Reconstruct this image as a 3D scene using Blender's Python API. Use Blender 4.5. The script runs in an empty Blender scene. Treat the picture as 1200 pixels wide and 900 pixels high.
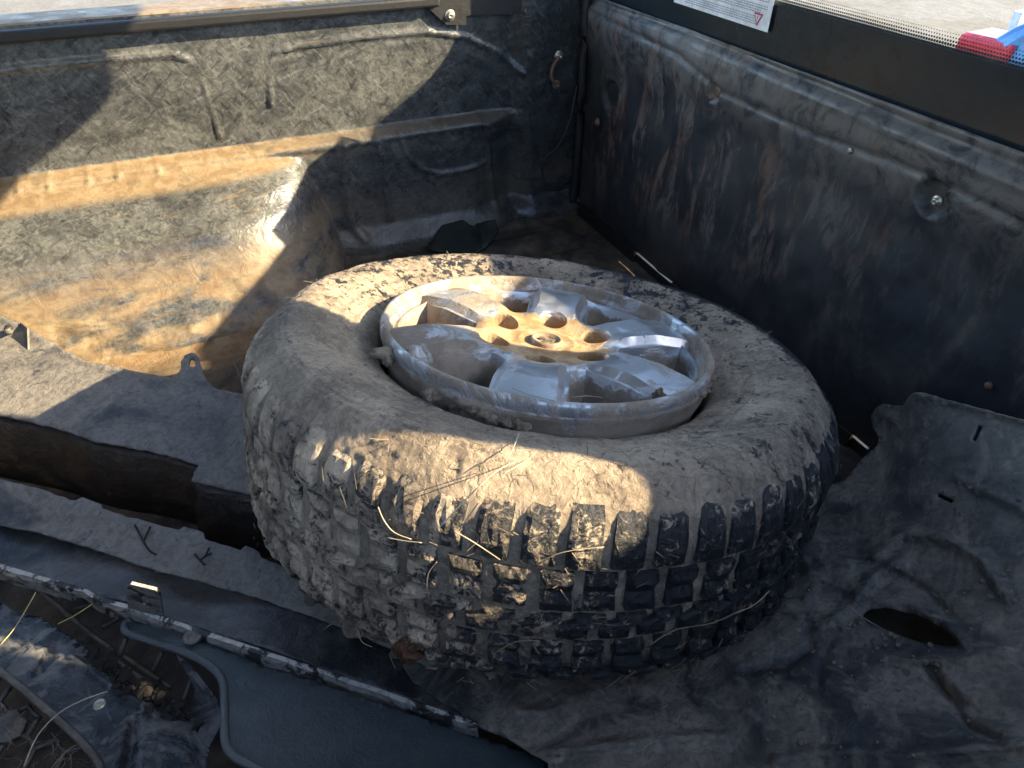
import bpy, bmesh, math, random
import numpy as np
from mathutils import Vector, Matrix
from mathutils.geometry import delaunay_2d_cdt
sc = bpy.context.scene
col = sc.collection
rnd = random.Random(7)
# ---------------------------------------------------------------- camera, light, exposure
FPX, PITCH, YAW, CAMH = 800.0, math.radians(39.3), math.radians(66.6), 0.8
cam_d = bpy.data.cameras.new('camera'); cam = bpy.data.objects.new('camera', cam_d); col.objects.link(cam)
cam_d.sensor_width = 36.0; cam_d.lens = 36.0*FPX/1200.0; cam_d.clip_start = 0.02; cam_d.clip_end = 500
cam.location = (0, 0, CAMH)
cam.rotation_euler = (math.pi/2-PITCH, 0, YAW-math.pi/2)
sc.camera = cam
SUN = Vector((1.0, -0.56, 0.60)).normalized()          # towards the sun
el = math.asin(SUN.z)
w = bpy.data.worlds.new("World"); sc.world = w; w.use_nodes = True
wn = w.node_tree.nodes; bg = wn['Background']
sky = wn.new('ShaderNodeTexSky'); sky.sky_type = 'NISHITA'; sky.sun_disc = False
sky.sun_elevation = el; sky.sun_rotation = math.atan2(SUN.x, SUN.y)
w.node_tree.links.new(sky.outputs[0], bg.inputs[0]); bg.inputs[1].default_value = 0.15
sd = bpy.data.lights.new('sun', 'SUN'); sd.energy = 4.2; sd.angle = math.radians(0.5); sd.color = (1.0, 0.80, 0.51)
so = bpy.data.objects.new('sun', sd); col.objects.link(so); so.rotation_euler = SUN.to_track_quat('Z', 'Y').to_euler()
sc.view_settings.view_transform = 'Standard'; sc.view_settings.look = 'None'
sc.view_settings.exposure = 2.32; sc.view_settings.gamma = 1.0
sc.cycles.max_bounces = 6; sc.cycles.diffuse_bounces = 3; sc.cycles.glossy_bounces = 2
# ---------------------------------------------------------------- noise and maths helpers
def _h(ix, iy, iz, s):
    n = (ix*374761393 + iy*668265263 + iz*2147483647 + s*974634777) & 0xffffffff
    n = ((n ^ (n >> 13))*1274126177) & 0xffffffff
    n = ((n ^ (n >> 16))*2246822519) & 0xffffffff
    return ((n ^ (n >> 15)) & 0xffff)/65535.0
def vnoise(P, s=0):
    P = np.asarray(P, float); i = np.floor(P).astype(np.int64); f = P-i; f = f*f*(3-2*f); out = 0
    for dx in (0, 1):
        for dy in (0, 1):
            for dz in (0, 1):
                wt = (f[..., 0] if dx else 1-f[..., 0])*(f[..., 1] if dy else 1-f[..., 1])*(f[..., 2] if dz else 1-f[..., 2])
                out = out+wt*_h(i[..., 0]+dx, i[..., 1]+dy, i[..., 2]+dz, s)
    return out*2-1
def fbm(P, o=4, s=0, g=.5):
    P = np.asarray(P, float); a = 1; t = 0; n = 0
    for k in range(o):
        t = t+a*vnoise(P*(2.03**k)+17.3*k, s+k*13); n += a; a *= g
    return t/n
def ridged(P, o=3, s=0):
    P = np.asarray(P, float); a = 1; t = 0; n = 0
    for k in range(o):
        t = t+a*(1-2*np.abs(vnoise(P*(2.1**k)+9.1*k, s+k*7))); n += a; a *= .5
    return t/n
def ss(a, b, x):
    t = np.clip((x-a)/(b-a), 0, 1); return t*t*(3-2*t)
cyw, syw = math.cos(YAW), math.sin(YAW)
def ray(x, y):
    r = np.asarray(x, float)-600.; u = 450.-np.asarray(y, float)
    f = FPX*math.cos(PITCH)+u*math.sin(PITCH); v = u*math.cos(PITCH)-FPX*math.sin(PITCH)
    return np.stack([f*cyw+r*syw, f*syw-r*cyw, v], -1)
CO = np.array([0, 0, CAMH])
def atz(x, y, z):
    d = ray(x, y); return CO+d*((np.asarray(z)-CAMH)/d[..., 2])[..., None]
def aty(x, y, Y): d = ray(x, y); return CO+d*(Y/d[..., 1])[..., None]
def atx(x, y, X): d = ray(x, y); return CO+d*(X/d[..., 0])[..., None]
# ---------------------------------------------------------------- object helpers
def link(o, parent=None, mat=None):
    col.objects.link(o)
    if parent: o.parent = parent
    if mat: o.data.materials.append(mat)
    return o
def mobj(name, verts, faces, mat=None, parent=None, smooth=True):
    me = bpy.data.meshes.new(name); me.from_pydata([tuple(map(float, v)) for v in verts], [], [tuple(map(int, f)) for f in faces]); me.update()
    if smooth: me.polygons.foreach_set('use_smooth', [True]*len(me.polygons))
    return link(bpy.data.objects.new(name, me), parent, mat)
def bmobj(name, bm, mat=None, parent=None, smooth=False):
    me = bpy.data.meshes.new(name); bm.to_mesh(me); bm.free()
    if smooth: me.polygons.foreach_set('use_smooth', [True]*len(me.polygons))
    return link(bpy.data.objects.new(name, me), parent, mat)
def tag(o, label=None, cat=None, group=None, kind=None):
    if label: o['label'] = label
    if cat: o['category'] = cat
    if group: o['group'] = group
    if kind: o['kind'] = kind
    return o
def empty(name, loc, label, cat, group=None, rot=None):
    o = bpy.data.objects.new(name, None); col.objects.link(o); o.location = loc; o.empty_display_size = .1
    if rot is not None: o.rotation_mode = 'QUATERNION'; o.rotation_quaternion = rot
    return tag(o, label, cat, group)
def solid(o, t, off=-1):
    m = o.modifiers.new('thickness', 'SOLIDIFY'); m.thickness = t; m.offset = off; return o
def bevel(o, wd, seg=2):
    m = o.modifiers.new('bevel', 'BEVEL'); m.width = wd; m.segments = seg; m.limit_method = 'ANGLE'; return o
def box(name, c0, c1, mat, parent=None, bev=0.003, rot=None):
    x0, y0, z0 = c0; x1, y1, z1 = c1
    v = [(x, y, z) for z in (z0, z1) for y in (y0, y1) for x in (x0, x1)]
    o = mobj(name, v, [(0, 2, 3, 1), (4, 5, 7, 6), (0, 1, 5, 4), (2, 6, 7, 3), (0, 4, 6, 2), (1, 3, 7, 5)], mat, parent, False)
    if bev: bevel(o, bev)
    return o
def grid(name, P, mat, parent=None, wrap=False, flip=False):
    n, m = P.shape[:2]; idx = np.arange(n*m).reshape(n, m)
    if wrap: idx = np.concatenate([idx, idx[:1]], 0)
    a, b, c, d = idx[:-1, :-1].ravel(), idx[1:, :-1].ravel(), idx[1:, 1:].ravel(), idx[:-1, 1:].ravel()
    F = np.stack([a, d, c, b] if flip else [a, b, c, d], 1)
    me = bpy.data.meshes.new(name); me.vertices.add(n*m); me.vertices.foreach_set('co', P.reshape(-1).astype(np.float32))
    k = len(F); me.loops.add(k*4); me.loops.foreach_set('vertex_index', F.ravel().astype(np.int32))
    me.polygons.add(k); me.polygons.foreach_set('loop_start', np.arange(0, 4*k, 4, dtype=np.int32))
    me.polygons.foreach_set('loop_total', np.full(k, 4, np.int32)); me.update(calc_edges=True); me.validate()
    me.polygons.foreach_set('use_smooth', [True]*k)
    return link(bpy.data.objects.new(name, me), parent, mat)
def vattr(o, name, vals):
    a = o.data.attributes.new(name, 'FLOAT', 'POINT'); a.data.foreach_set('value', np.asarray(vals, np.float32).ravel())
def smoothline(pts, n=8):
    p = [Vector(q) for q in pts]; out = []
    for i in range(len(p)-1):
        a, b, c, d = p[max(i-1, 0)], p[i], p[i+1], p[min(i+2, len(p)-1)]
        for k in range(n):
            t = k/n
            out.append(.5*((2*b)+(c-a)*t+(2*a-5*b+4*c-d)*t*t+(3*b-a-3*c+d)*t**3))
    out.append(p[-1]); return out
def tube(name, pts, r, mat, parent=None, seg=8, taper=None, flat=1.0, n=6, smooth=True):
    pts = smoothline(pts, n) if n else [Vector(p) for p in pts]
    V = []; F = []; up = Vector((0, 0, 1)); m = len(pts)
    for i, p in enumerate(pts):
        t = (pts[min(i+1, m-1)]-pts[max(i-1, 0)]).normalized()
        s = t.cross(up)
        if s.length < 1e-3: s = t.cross(Vector((1, 0, 0)))
        s.normalize(); u = s.cross(t)
        rr = r if taper is None else r*(taper[0]+(taper[1]-taper[0])*i/(m-1))
        for k in range(seg):
            a = 2*math.pi*k/seg; V.append(p+s*math.cos(a)*rr+u*math.sin(a)*rr*flat)
    for i in range(m-1):
        for k in range(seg):
            F.append((i*seg+k, i*seg+(k+1) % seg, (i+1)*seg+(k+1) % seg, (i+1)*seg+k))
    F.append(tuple(range(seg))[::-1]); F.append(tuple((m-1)*seg+k for k in range(seg)))
    return mobj(name, V, F, mat, parent, smooth)
def lathe(name, prof, mat, parent=None, seg=24, M=None):
    V = []; F = []
    for r, h in prof:
        for k in range(seg):
            a = 2*math.pi*k/seg; V.append(Vector((r*math.cos(a), r*math.sin(a), h)))
    for i in range(len(prof)-1):
        for k in range(seg): F.append((i*seg+k, i*seg+(k+1) % seg, (i+1)*seg+(k+1) % seg, (i+1)*seg+k))
    F.append(tuple(range(seg))[::-1]); F.append(tuple((len(prof)-1)*seg+k for k in range(seg)))
    if M is not None: V = [M @ v for v in V]
    return mobj(name, V, F, mat, parent)
def facing(loc, nrm):
    return Matrix.Translation(Vector(loc)) @ Vector(nrm).to_track_quat('Z', 'Y').to_matrix().to_4x4()
def bolt(loc, nrm, r, mat, parent, washer=None, name='bolt'):
    M = facing(loc, nrm)
    o = lathe(name, [(r*1.7, -.002), (r*1.7, r*.25), (r*1.5, r*.4), (r*1.02, r*.42), (r*1.0, r*.9), (r*.8, r*1.15), (r*.35, r*1.15), (r*.3, r*.8)], mat, parent, 12, M)
    return o
# ---------------------------------------------------------------- materials
def newmat(name):
    m = bpy.data.materials.new(name); m.use_nodes = True; return m, m.node_tree.nodes, m.node_tree.links, m.node_tree.nodes['Principled BSDF']
class NT:
    def __init__(s, name): s.m, s.n, s.l, s.b = newmat(name); s.g = s.n.new('ShaderNodeNewGeometry')
    def pos(s, scale=(1, 1, 1), rot=(0, 0, 0), obj=False):
        mp = s.n.new('ShaderNodeMapping'); mp.inputs['Scale'].default_value = scale; mp.inputs['Rotation'].default_value = rot
        if obj: tc = s.n.new('ShaderNodeTexCoord'); s.l.new(tc.outputs['Object'], mp.inputs[0])
        else: s.l.new(s.g.outputs['Position'], mp.inputs[0])
        return mp.outputs[0]
    def pos2(s, scale, rot):
        mp = s.n.new('ShaderNodeMapping'); mp.inputs['Scale'].default_value = scale; s.l.new(s.pos((1, 1, 1), rot), mp.inputs[0]); return mp.outputs[0]
    def noise(s, scale, detail=6, rough=.6, dist=0, vec=None):
        t = s.n.new('ShaderNodeTexNoise'); t.inputs['Scale'].default_value = scale; t.inputs['Detail'].default_value = detail
        t.inputs['Roughness'].default_value = rough; t.inputs['Distortion'].default_value = dist
        s.l.new(vec if vec is not None else s.g.outputs['Position'], t.inputs['Vector']); return t.outputs[0]
    def ramp(s, x, a, b, lo=0., hi=1.):
        r = s.n.new('ShaderNodeMapRange'); r.interpolation_type = 'SMOOTHSTEP'; s.l.new(x, r.inputs[0])
        r.inputs[1].default_value = a; r.inputs[2].default_value = b; r.inputs[3].default_value = lo; r.inputs[4].default_value = hi; return r.outputs[0]
    def math(s, op, a, b=None, c=None, clamp=False):
        n = s.n.new('ShaderNodeMath'); n.operation = op; n.use_clamp = clamp
        for i, v in enumerate((a, b, c)):
            if v is None: continue
            if isinstance(v, (int, float)): n.inputs[i].default_value = v
            else: s.l.new(v, n.inputs[i])
        return n.outputs[0]
    def mix(s, f, a, b):
        n = s.n.new('ShaderNodeMix'); n.data_type = 'RGBA'
        for sock, v in ((n.inputs['Factor'], f), (n.inputs[6], a), (n.inputs[7], b)):
            if isinstance(v, (int, float)): sock.default_value = v
            elif isinstance(v, tuple): sock.default_value = (*v, 1)
            else: s.l.new(v, sock)
        return n.outputs[2]
    def sep(s):
        n = s.n.new('ShaderNodeSeparateXYZ'); s.l.new(s.g.outputs['Position'], n.inputs[0]); return n.outputs
    def nz(s):
        n = s.n.new('ShaderNodeSeparateXYZ'); s.l.new(s.g.outputs['Normal'], n.inputs[0]); return n.outputs
    def attr(s, name):
        n = s.n.new('ShaderNodeAttribute'); n.attribute_name = name; return n.outputs['Fac']
    def strokes(s, scale, rots, lo=.6, hi=.72, ratio=.12):
        out = None
        for i, r in enumerate(rots):
            v = s.noise(scale, 3, .55, .6, s.pos2((1, 1, ratio), r)); v = s.ramp(v, lo, hi)
            out = v if out is None else s.math('MAXIMUM', out, v)
        return out
    def bump(s, h, strength=.5, dist=.003, prev=None):
        b = s.n.new('ShaderNodeBump'); b.inputs['Strength'].default_value = strength; b.inputs['Distance'].default_value = dist
        s.l.new(h, b.inputs['Height'])
        if prev is not None: s.l.new(prev, b.inputs['Normal'])
        return b.outputs[0]
    def out(s, colr, rough=.6, metal=0., nrm=None, spec=None):
        for k, v in (('Base Color', colr), ('Roughness', rough), ('Metallic', metal)):
            if isinstance(v, tuple): s.b.inputs[k].default_value = (*v, 1)
            elif isinstance(v, (int, float)): s.b.inputs[k].default_value = v
            else: s.l.new(v, s.b.inputs[k])
        if nrm is not None: s.l.new(nrm, s.b.inputs['Normal'])
        if spec is not None: s.b.inputs['Specular IOR Level'].default_value = spec
        return s.m
R1 = [(.5, .9, .2), (-.6, 1.0, 1.3), (1.1, .2, .7)]
def mat_wall():
    s = NT('scuffed_black_bed_paint')
    dust = s.ramp(s.noise(9, 6, .7, 1.2, s.pos((.7, 1, 1.3))), .32, .60)
    fine = s.ramp(s.noise(60, 5, .7, 1.5), .35, .68)
    st = s.strokes(75, [(0, .5, 0), (0, 2.3, 0)], .58, .68, .30)
    lt = s.strokes(120, [(0, .7, 0), (0, 2.0, 0)], .60, .68, .14)
    f = s.math('MULTIPLY', s.math('ADD', s.math('MULTIPLY', dust, .6), .35), s.math('ADD', s.math('MULTIPLY', fine, .6), .4))
    f = s.math('MULTIPLY', f, s.math('SUBTRACT', 1.0, s.math('MULTIPLY', st, .6)))
    p = s.sep(); n = s.nz()
    # the wall colour gets darker towards the tailgate
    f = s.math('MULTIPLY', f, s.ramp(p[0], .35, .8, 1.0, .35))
    f = s.math('ADD', f, s.math('MULTIPLY', lt, .3), clamp=True)
    c = s.mix(f, (.013, .015, .019), (.135, .138, .132))
    brown = s.math('MULTIPLY', s.math('MULTIPLY', s.ramp(n[2], .35, .8), s.ramp(p[2], .228, .243)), s.ramp(s.noise(14, 5, .7, .8), .30, .5, .35, 1.0))
    low = s.math('MULTIPLY', s.ramp(p[2], .19, .07), s.ramp(s.noise(7, 6, .7, .6, s.pos((.5, 1, 2.2))), .36, .54))
    arch = s.math('MULTIPLY', s.ramp(p[2], .262, .25), s.ramp(s.noise(10, 6, .75, .8, s.pos((.35, 1, 2.5))), .52, .68, 0, .55))
    bf = s.math('MAXIMUM', brown, s.math('MAXIMUM', low, arch))
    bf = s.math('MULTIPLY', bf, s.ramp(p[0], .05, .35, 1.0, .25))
    bc = s.mix(s.ramp(s.noise(34, 6, .7, .8), .38, .62), (.19, .128, .072), (.26, .195, .120))
    c = s.mix(bf, c, bc)
    r = s.math('ADD', s.ramp(s.noise(22, 4), .35, .65, .18, .38), s.math('MULTIPLY', bf, .3))
    nb = s.bump(s.noise(120, 4, .7, 1), .25, .002); nb = s.bump(s.noise(30, 3, .6, 1.), .35, .006, nb)
    return s.out(c, r, 0, nb)
def mat_tailgate():
    s = NT('streaked_black_tailgate_paint')
    p = s.sep()
    v = s.noise(16, 6, .7, .8, s.pos((1, 1, .32)))
    v2 = s.noise(42, 5, .7, 1.2, s.pos((1, 1, .35)))
    blot = s.ramp(s.noise(5, 3, .6, .5), .42, .6)
    far = s.ramp(p[1], .45, 1.15, .35, 1.0)                     # more wear towards the hinge corner
    f = s.math('MULTIPLY', s.math('MULTIPLY', s.ramp(v, .46, .60), s.ramp(v2, .40, .56)), s.math('MULTIPLY', far, s.ramp(p[2], .05, .22)))
    c = s.mix(s.math('MULTIPLY', blot, .35), (.026, .028, .033), (.095, .090, .083))
    c = s.mix(f, c, s.mix(s.ramp(s.noise(12, 3), .45, .6), (.17, .145, .12), (.19, .11, .075)))
    top = s.math('MULTIPLY', s.ramp(p[2], .36, .44), s.ramp(s.noise(20, 6, .75, 1.0), .38, .58, 0, .75))
    c = s.mix(top, c, (.16, .145, .13))
    nb = s.bump(s.noise(90, 4, .7), .2, .002); nb = s.bump(s.noise(14, 4, .6, .5), .3, .006, nb)
    return s.out(c, s.ramp(s.noise(18, 4), .4, .6, .38, .62), 0, nb)
def mat_floor():
    s = NT('muddy_bed_floor')
    f = s.ramp(s.noise(8, 7, .7, .8), .36, .6)
    c = s.mix(f, (.022, .022, .022), s.mix(s.ramp(s.noise(30, 4), .4, .6), (.085, .062, .042), (.13, .10, .07)))
    p = s.sep()
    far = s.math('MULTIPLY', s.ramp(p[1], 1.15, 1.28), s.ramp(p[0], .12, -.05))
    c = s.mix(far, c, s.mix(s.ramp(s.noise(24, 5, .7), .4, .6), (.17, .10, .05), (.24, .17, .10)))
    return s.out(c, .72, 0, s.bump(s.noise(70, 5, .75, .5), .6, .006))
def mat_plastic(name, base, dustc, lo=.42, hi=.62, amt=.8, rough=(.42, .7), scale=7, seed=0., scr=.3, patches=True):
    s = NT(name)
    vec = s.pos((1, 1, 1)); off = s.n.new('ShaderNodeVectorMath'); off.inputs[1].default_value = (seed, seed*.7, 0); s.l.new(vec, off.inputs[0]); vec = off.outputs[0]
    f = s.ramp(s.noise(scale, 6, .7, .9, vec), lo, hi)
    n = s.nz()
    up = s.ramp(n[2], .35, .9, .45, 1.)
    fine = s.ramp(s.noise(85, 5, .75, 1., vec), .34, .62, .45, 1.)
    f = s.math('MULTIPLY', s.math('MULTIPLY', f, up), s.math('MULTIPLY', fine, amt))
    st = s.strokes(60, [(1.5, .3, .4), (1.4, -.8, .3)], .58, .66, .15)
    f = s.math('ADD', f, s.math('MULTIPLY', st, scr*.5), clamp=True)
    dark = s.ramp(s.noise(20, 5, .7, 2.2, vec), .62, .67)
    if patches: f = s.math('MULTIPLY', f, s.math('SUBTRACT', 1., s.math('MULTIPLY', dark, .75)))
    c = s.mix(f, base, dustc)
    nb = s.bump(s.noise(190, 4, .7, 0, vec), .45, .002); nb = s.bump(s.noise(30, 6, .75, 1.2, vec), .5, .006, nb)
    return s.out(c, s.math('ADD', s.math('MULTIPLY', f, rough[1]-rough[0]), rough[0]), 0, nb)
MUD1, MUD2 = (.22, .175, .132), (.56, .455, .335)
def mat_tyre():
    s = NT('muddy_tyre_rubber')
    a = s.attr('mud')
    big = s.noise(16, 4, .6, 1.0)
    fine = s.noise(55, 8, .78, 2.8)
    st = s.strokes(75, [(.4, .2, .5), (.1, -.3, 1.9), (-.2, .3, 1.1)], .57, .64, .2)
    v = s.math('ADD', a, s.math('ADD', s.math('MULTIPLY', s.math('SUBTRACT', big, .5), 1.7), s.math('MULTIPLY', s.math('SUBTRACT', fine, .5), 2.1)))
    v = s.math('SUBTRACT', v, s.math('MULTIPLY', st, .35))
    f = s.ramp(v, .24, .60)
    tone = s.math('ADD', s.math('MULTIPLY', s.noise(11, 5, .6), .6), s.math('MULTIPLY', s.noise(70, 6, .8, 1.5), .5))
    c = s.mix(f, (.018, .021, .026), s.mix(s.ramp(tone, .42, .68), MUD1, MUD2))
    crk = s.noise(38, 6, .75, 3.5); nb = s.bump(s.noise(170, 6, .8, 1.), .8, .004); nb = s.bump(fine, .7, .006, nb); nb = s.bump(crk, .5, .007, nb); nb = s.bump(st, .5, .003, nb)
    return s.out(c, s.math('ADD', s.math('MULTIPLY', f, .48), .36), 0, nb)
def mat_block():
    s = NT('muddy_tread_rubber')
    p = s.sep()
    left = s.ramp(p[0], .20, .0, .0, .115)
    nn = s.noise(22, 5, .7, 1.5); fine = s.noise(75, 7, .8, 2.5)
    f = s.ramp(s.math('ADD', left, s.math('ADD', s.math('MULTIPLY', nn, .55), s.math('MULTIPLY', fine, .6))), .60, .69)
    c = s.mix(f, (.014, .017, .023), s.mix(s.ramp(s.noise(15, 5, .65), .38, .62), MUD1, MUD2))
    nb = s.bump(s.noise(190, 5, .75, 1.5), .7, .003); nb = s.bump(s.noise(70, 5, .7, 1.5), .6, .005, nb); nb = s.bump(f, .5, .002, nb)
    return s.out(c, s.math('ADD', s.math('MULTIPLY', f, .5), .30), 0, nb)
def mat_mud(name, c1, c2):
    s = NT(name)
    c = s.mix(s.ramp(s.noise(22, 6, .7), .35, .65), c1, c2)
    nb = s.bump(s.noise(150, 6, .8, .5), 1., .005); nb = s.bump(s.noise(55, 6, .75, 2.5), 1., .012, nb)
    return s.out(c, .88, 0, nb)
def mat_rim(name, thr=.5, browner=True):
    s = NT(name)
    a = s.attr('mud')
    nn = s.noise(17, 8, .72, .8)
    f = s.ramp(s.math('ADD', a, s.math('MULTIPLY', s.math('SUBTRACT', nn, .5), 2.0)), thr-.12, thr+.16)
    core = f
    film = s.ramp(s.noise(45, 7, .75, .8), .40, .75, .08, .34)
    f = s.math('MAXIMUM', f, film)
    hubf = s.attr('hub')
    mc = s.mix(s.ramp(s.noise(18, 5, .7), .4, .6), (.20, .162, .125), (.31, .26, .21))
    mc = s.mix(hubf, mc, s.mix(s.ramp(s.noise(40, 4, .7), .4, .6), (.30, .17, .07), (.42, .30, .17)))
    c = s.mix(f, (.50, .52, .55), mc)
    nb = s.bump(s.math('MULTIPLY', s.noise(90, 5, .75, 1.), core), .6, .003)
    nb = s.bump(core, .2, .002, nb)
    return s.out(c, s.math('ADD', s.math('MULTIPLY', f, .5), .30), s.math('MULTIPLY', s.math('SUBTRACT', 1., f), .95), nb)
def flat(name, c, rough=.5, metal=0., bump=0., bs=100):
    s = NT(name); v = s.ramp(s.noise(bs*.4, 5, .7), .3, .7, .8, 1.15)
    n = s.n.new('ShaderNodeVectorMath'); n.operation = 'SCALE'; n.inputs[0].default_value = c; s.l.new(v, n.inputs['Scale'])
    return s.out(n.outputs[0], rough, metal, s.bump(s.noise(bs, 4, .7), bump, .003) if bump else None)
M_wall, M_tail, M_floor = mat_wall(), mat_tailgate(), mat_floor()
M_tyre, M_block = mat_tyre(), mat_block()
M_mud = mat_mud('dried_grey_mud', MUD1, MUD2); M_brown = mat_mud('brown_mud', (.22, .15, .09), (.33, .25, .17))
M_rim = mat_rim('muddy_alloy', .5)
M_black = flat('black_rubber', (.012, .012, .013), .55, 0, .3)
M_canopy = flat('canopy_dark_shell', (.05, .05, .055), .6)
M_liner_in = flat('canopy_grey_lining', (.5, .51, .52), .9)
M_steel = flat('zinc_bolt', (.48, .44, .36), .35, .8, .3)
M_rust = flat('rusty_bolt', (.20, .12, .08), .7, .2, .5)
M_frit = flat('black_glass_border', (.012, .020, .027), .22)
M_white = flat('white_sticker', (.78, .78, .80), .5)
M_grey = flat('grey_print', (.36, .36, .40), .6)
M_red = flat('red_print', (.55, .05, .10), .5)
M_bump1 = mat_plastic('dusty_bumper_plastic', (.035, .037, .041), (.24, .215, .185), .26, .50, .95, (.4, .7), 6, 1.)
M_bump2 = mat_plastic('dark_bumper_plastic', (.022, .026, .033), (.15, .142, .135), .38, .62, .8, (.30, .6), 6, 3.)
M_edge = mat_plastic('scraped_bumper_edge', (.02, .02, .02), (.50, .48, .44), .44, .50, 1.2, (.4, .7), 34, 5., .3)
M_gloss = mat_plastic('glossy_black_plastic', (.006, .007, .009), (.08, .07, .06), .52, .7, .5, (.18, .5), 9, 7.)
M_panel = mat_plastic('blue_grey_trim_plastic', (.045, .060, .070), (.10, .115, .12), .35, .7, .6, (.35, .6), 5, 9., .12, False)
M_panel_edge = mat_plastic('trim_rim_plastic', (.07, .085, .095), (.14, .15, .155), .35, .7, .6, (.35, .6), 9, 9., .2, False)
M_liner = mat_plastic('dusty_fender_liner', (.036, .037, .040), (.27, .232, .190), .36, .60, .9, (.45, .8), 9, 11., .6)
M_brkt = mat_plastic('bracket_plastic', (.018, .024, .032), (.20, .195, .19), .48, .62, .75, (.25, .6), 11, 13., 1.)
M_mesh = mat_plastic('grille_plastic', (.03, .03, .03), (.17, .155, .13), .34, .6, .8, (.4, .7), 16, 15., .4)
M_straw = flat('dry_straw', (.40, .34, .24), .8); M_straw2 = flat('yellow_straw', (.50, .43, .18), .7); M_twig = flat('muddy_straw', (.22, .18, .13), .9)
# ---------------------------------------------------------------- outside ground and the car behind
def ground():
    s = NT('frozen_sandy_ground')
    c = s.mix(s.ramp(s.noise(.9, 6, .7, .5), .38, .62), (.125, .115, .095), (.165, .16, .148))
    c = s.mix(s.ramp(s.noise(6, 5, .7), .5, .66, 0, .5), c, (.095, .085, .068))
    m = s.out(c, .9, 0, s.bump(s.noise(4, 6, .7), .5, .06))
    n = 60; xs = np.concatenate([-np.geomspace(300, .5, 30), np.geomspace(.5, 300, 30)])
    X, Y = np.meshgrid(xs, xs, indexing='ij')
    Z = -.82+fbm(np.stack([X*.6, Y*.6, X*0], -1), 4, 3)*.03
    o = grid('ground', np.stack([X, Y, Z], -1), m); tag(o, kind='structure')
ground()
# ---------------------------------------------------------------- pickup truck load bed
XT, YW = .853, 1.56          # tailgate plane, far side wall plane
truck = empty('pickup_truck', (-.2, .76, -.82), 'black pickup truck load bed with scuffed muddy walls, around the loose wheel', 'pickup truck')
def tk(o):      # parent while keeping world coordinates
    o.parent = truck; o.matrix_parent_inverse = Matrix.Translation(-truck.location); return o
def line_dist(U, V, pts):
    d = np.full(U.shape, 9.)
    for (a, b), (c, e) in zip(pts[:-1], pts[1:]):
        dx, dy = c-a, e-b; t = np.clip(((U-a)*dx+(V-b)*dy)/(dx*dx+dy*dy+1e-12), 0, 1)
        d = np.minimum(d, np.hypot(U-a-t*dx, V-b-t*dy))
    return d
def wl(pxs): return [(float(q[0]), float(q[2])) for q in (aty(x, y, YW) for x, y in pxs)]
def wl2(pxs, Y): return [(float(q[0]), float(q[2])) for q in (aty(x, y, Y) for x, y in pxs)]
def side_wall():
    xs = np.arange(-1.5, XT+.001, .0045); zs = np.arange(-.02, .515, .0045)
    X, Z = np.meshgrid(xs, zs, indexing='ij')
    D = np.zeros_like(X)
    # pressed panel outlines (small raised beads)
    def bead(pts, wd, h): return h*np.exp(-(line_dist(X, Z, pts)/wd)**2)
    g1 = wl([(-300, 116), (-120, 97), (60, 76), (160, 67), (205, 63), (224, 72), (236, 95), (247, 130), (258, 160)])
    g2 = wl([(318, 122), (316, 80), (322, 62), (350, 54), (420, 44), (500, 37), (545, 43), (585, 62), (610, 85)])
    D += bead(g1, .0045, .0075)+bead(g2, .0045, .0075)
    def area(x0, x1, z0, z1, e=.012): return ss(x0, x0+e, X)*ss(x1, x1-e, X)*ss(z0, z0+e, Z)*ss(z1, z1-e, Z)
    D -= .006*area(-1.5, g1[6][0]+.01, .285, .452)+.006*area(g2[0][0], .52, .285, .45)
    # shelf: below the ridge the wall stands proud
    zr = .262
    xf = ss(.70, .60, X)
    D += .035*ss(zr+.012, zr-.004, Z)*xf
    D += .006*np.exp(-((Z-zr+.006)/.008)**2)*xf
    # notches along the muddy ledge
    for px in (25, 62, 110, 145, 193):
        x0 = float(aty(px, 215, YW)[0]); D += .005*np.exp(-((X-x0)/.004)**2)*ss(.240, .25, Z)*ss(.278, .268, Z)
    # wheel arch
    endx = .175+.04*ss(.24, 0, Z)
    zz = np.clip(Z, 0, .27)
    rr = np.interp(zz, [0, .03, .07, .12, .17, .21, .235, .25, .262], [.285, .262, .235, .212, .182, .14, .10, .06, 0])
    rr = rr+.006*np.sin(X*9)*0
    edge = np.clip((endx-X)/.24, 0, 1); edge = np.sqrt(1-(1-edge)**2)
    leftend = ss(-1.0, -.9, X)
    D = np.maximum(D, (rr*edge*leftend)*(Z < .262))
    D += .010*ss(.10, .02, Z)*fbm(np.stack([X*22, Z*30, X*0], -1), 4, 5)*ss(.35, .1, X)
    # right-hand ribs and pocket
    for pts, wd, h in (([(402, 168), (404, 210), (412, 262), (425, 275)], .012, .014), ([(442, 166), (450, 200), (455, 255)], .006, .007),
                       ([(470, 165), (476, 180), (492, 197), (515, 203), (545, 198), (568, 190)], .005, .006),
                       ([(568, 140), (574, 170), (576, 205), (582, 240)], .007, .010)):
        D += bead(wl2(pts, YW-.03), wd, h)
    D += .03*ss(.06, .0, Z)*ss(.1, .3, X)                                           # foot radius
    D -= .02*ss(.55, .62, X)*ss(.72, .66, X)*ss(.02, .05, Z)*ss(.24, .2, Z)         # recess near corner
    D += .025*ss(.66, .72, X)                                                       # corner post
    D += .0022*fbm(np.stack([X*7, Z*7, X*0], -1), 3, 8)+.0012*fbm(np.stack([X*30, Z*30, X*0], -1), 3, 9)
    P = np.stack([X, YW-D, Z], -1)
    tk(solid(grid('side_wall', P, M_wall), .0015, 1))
side_wall()
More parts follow.
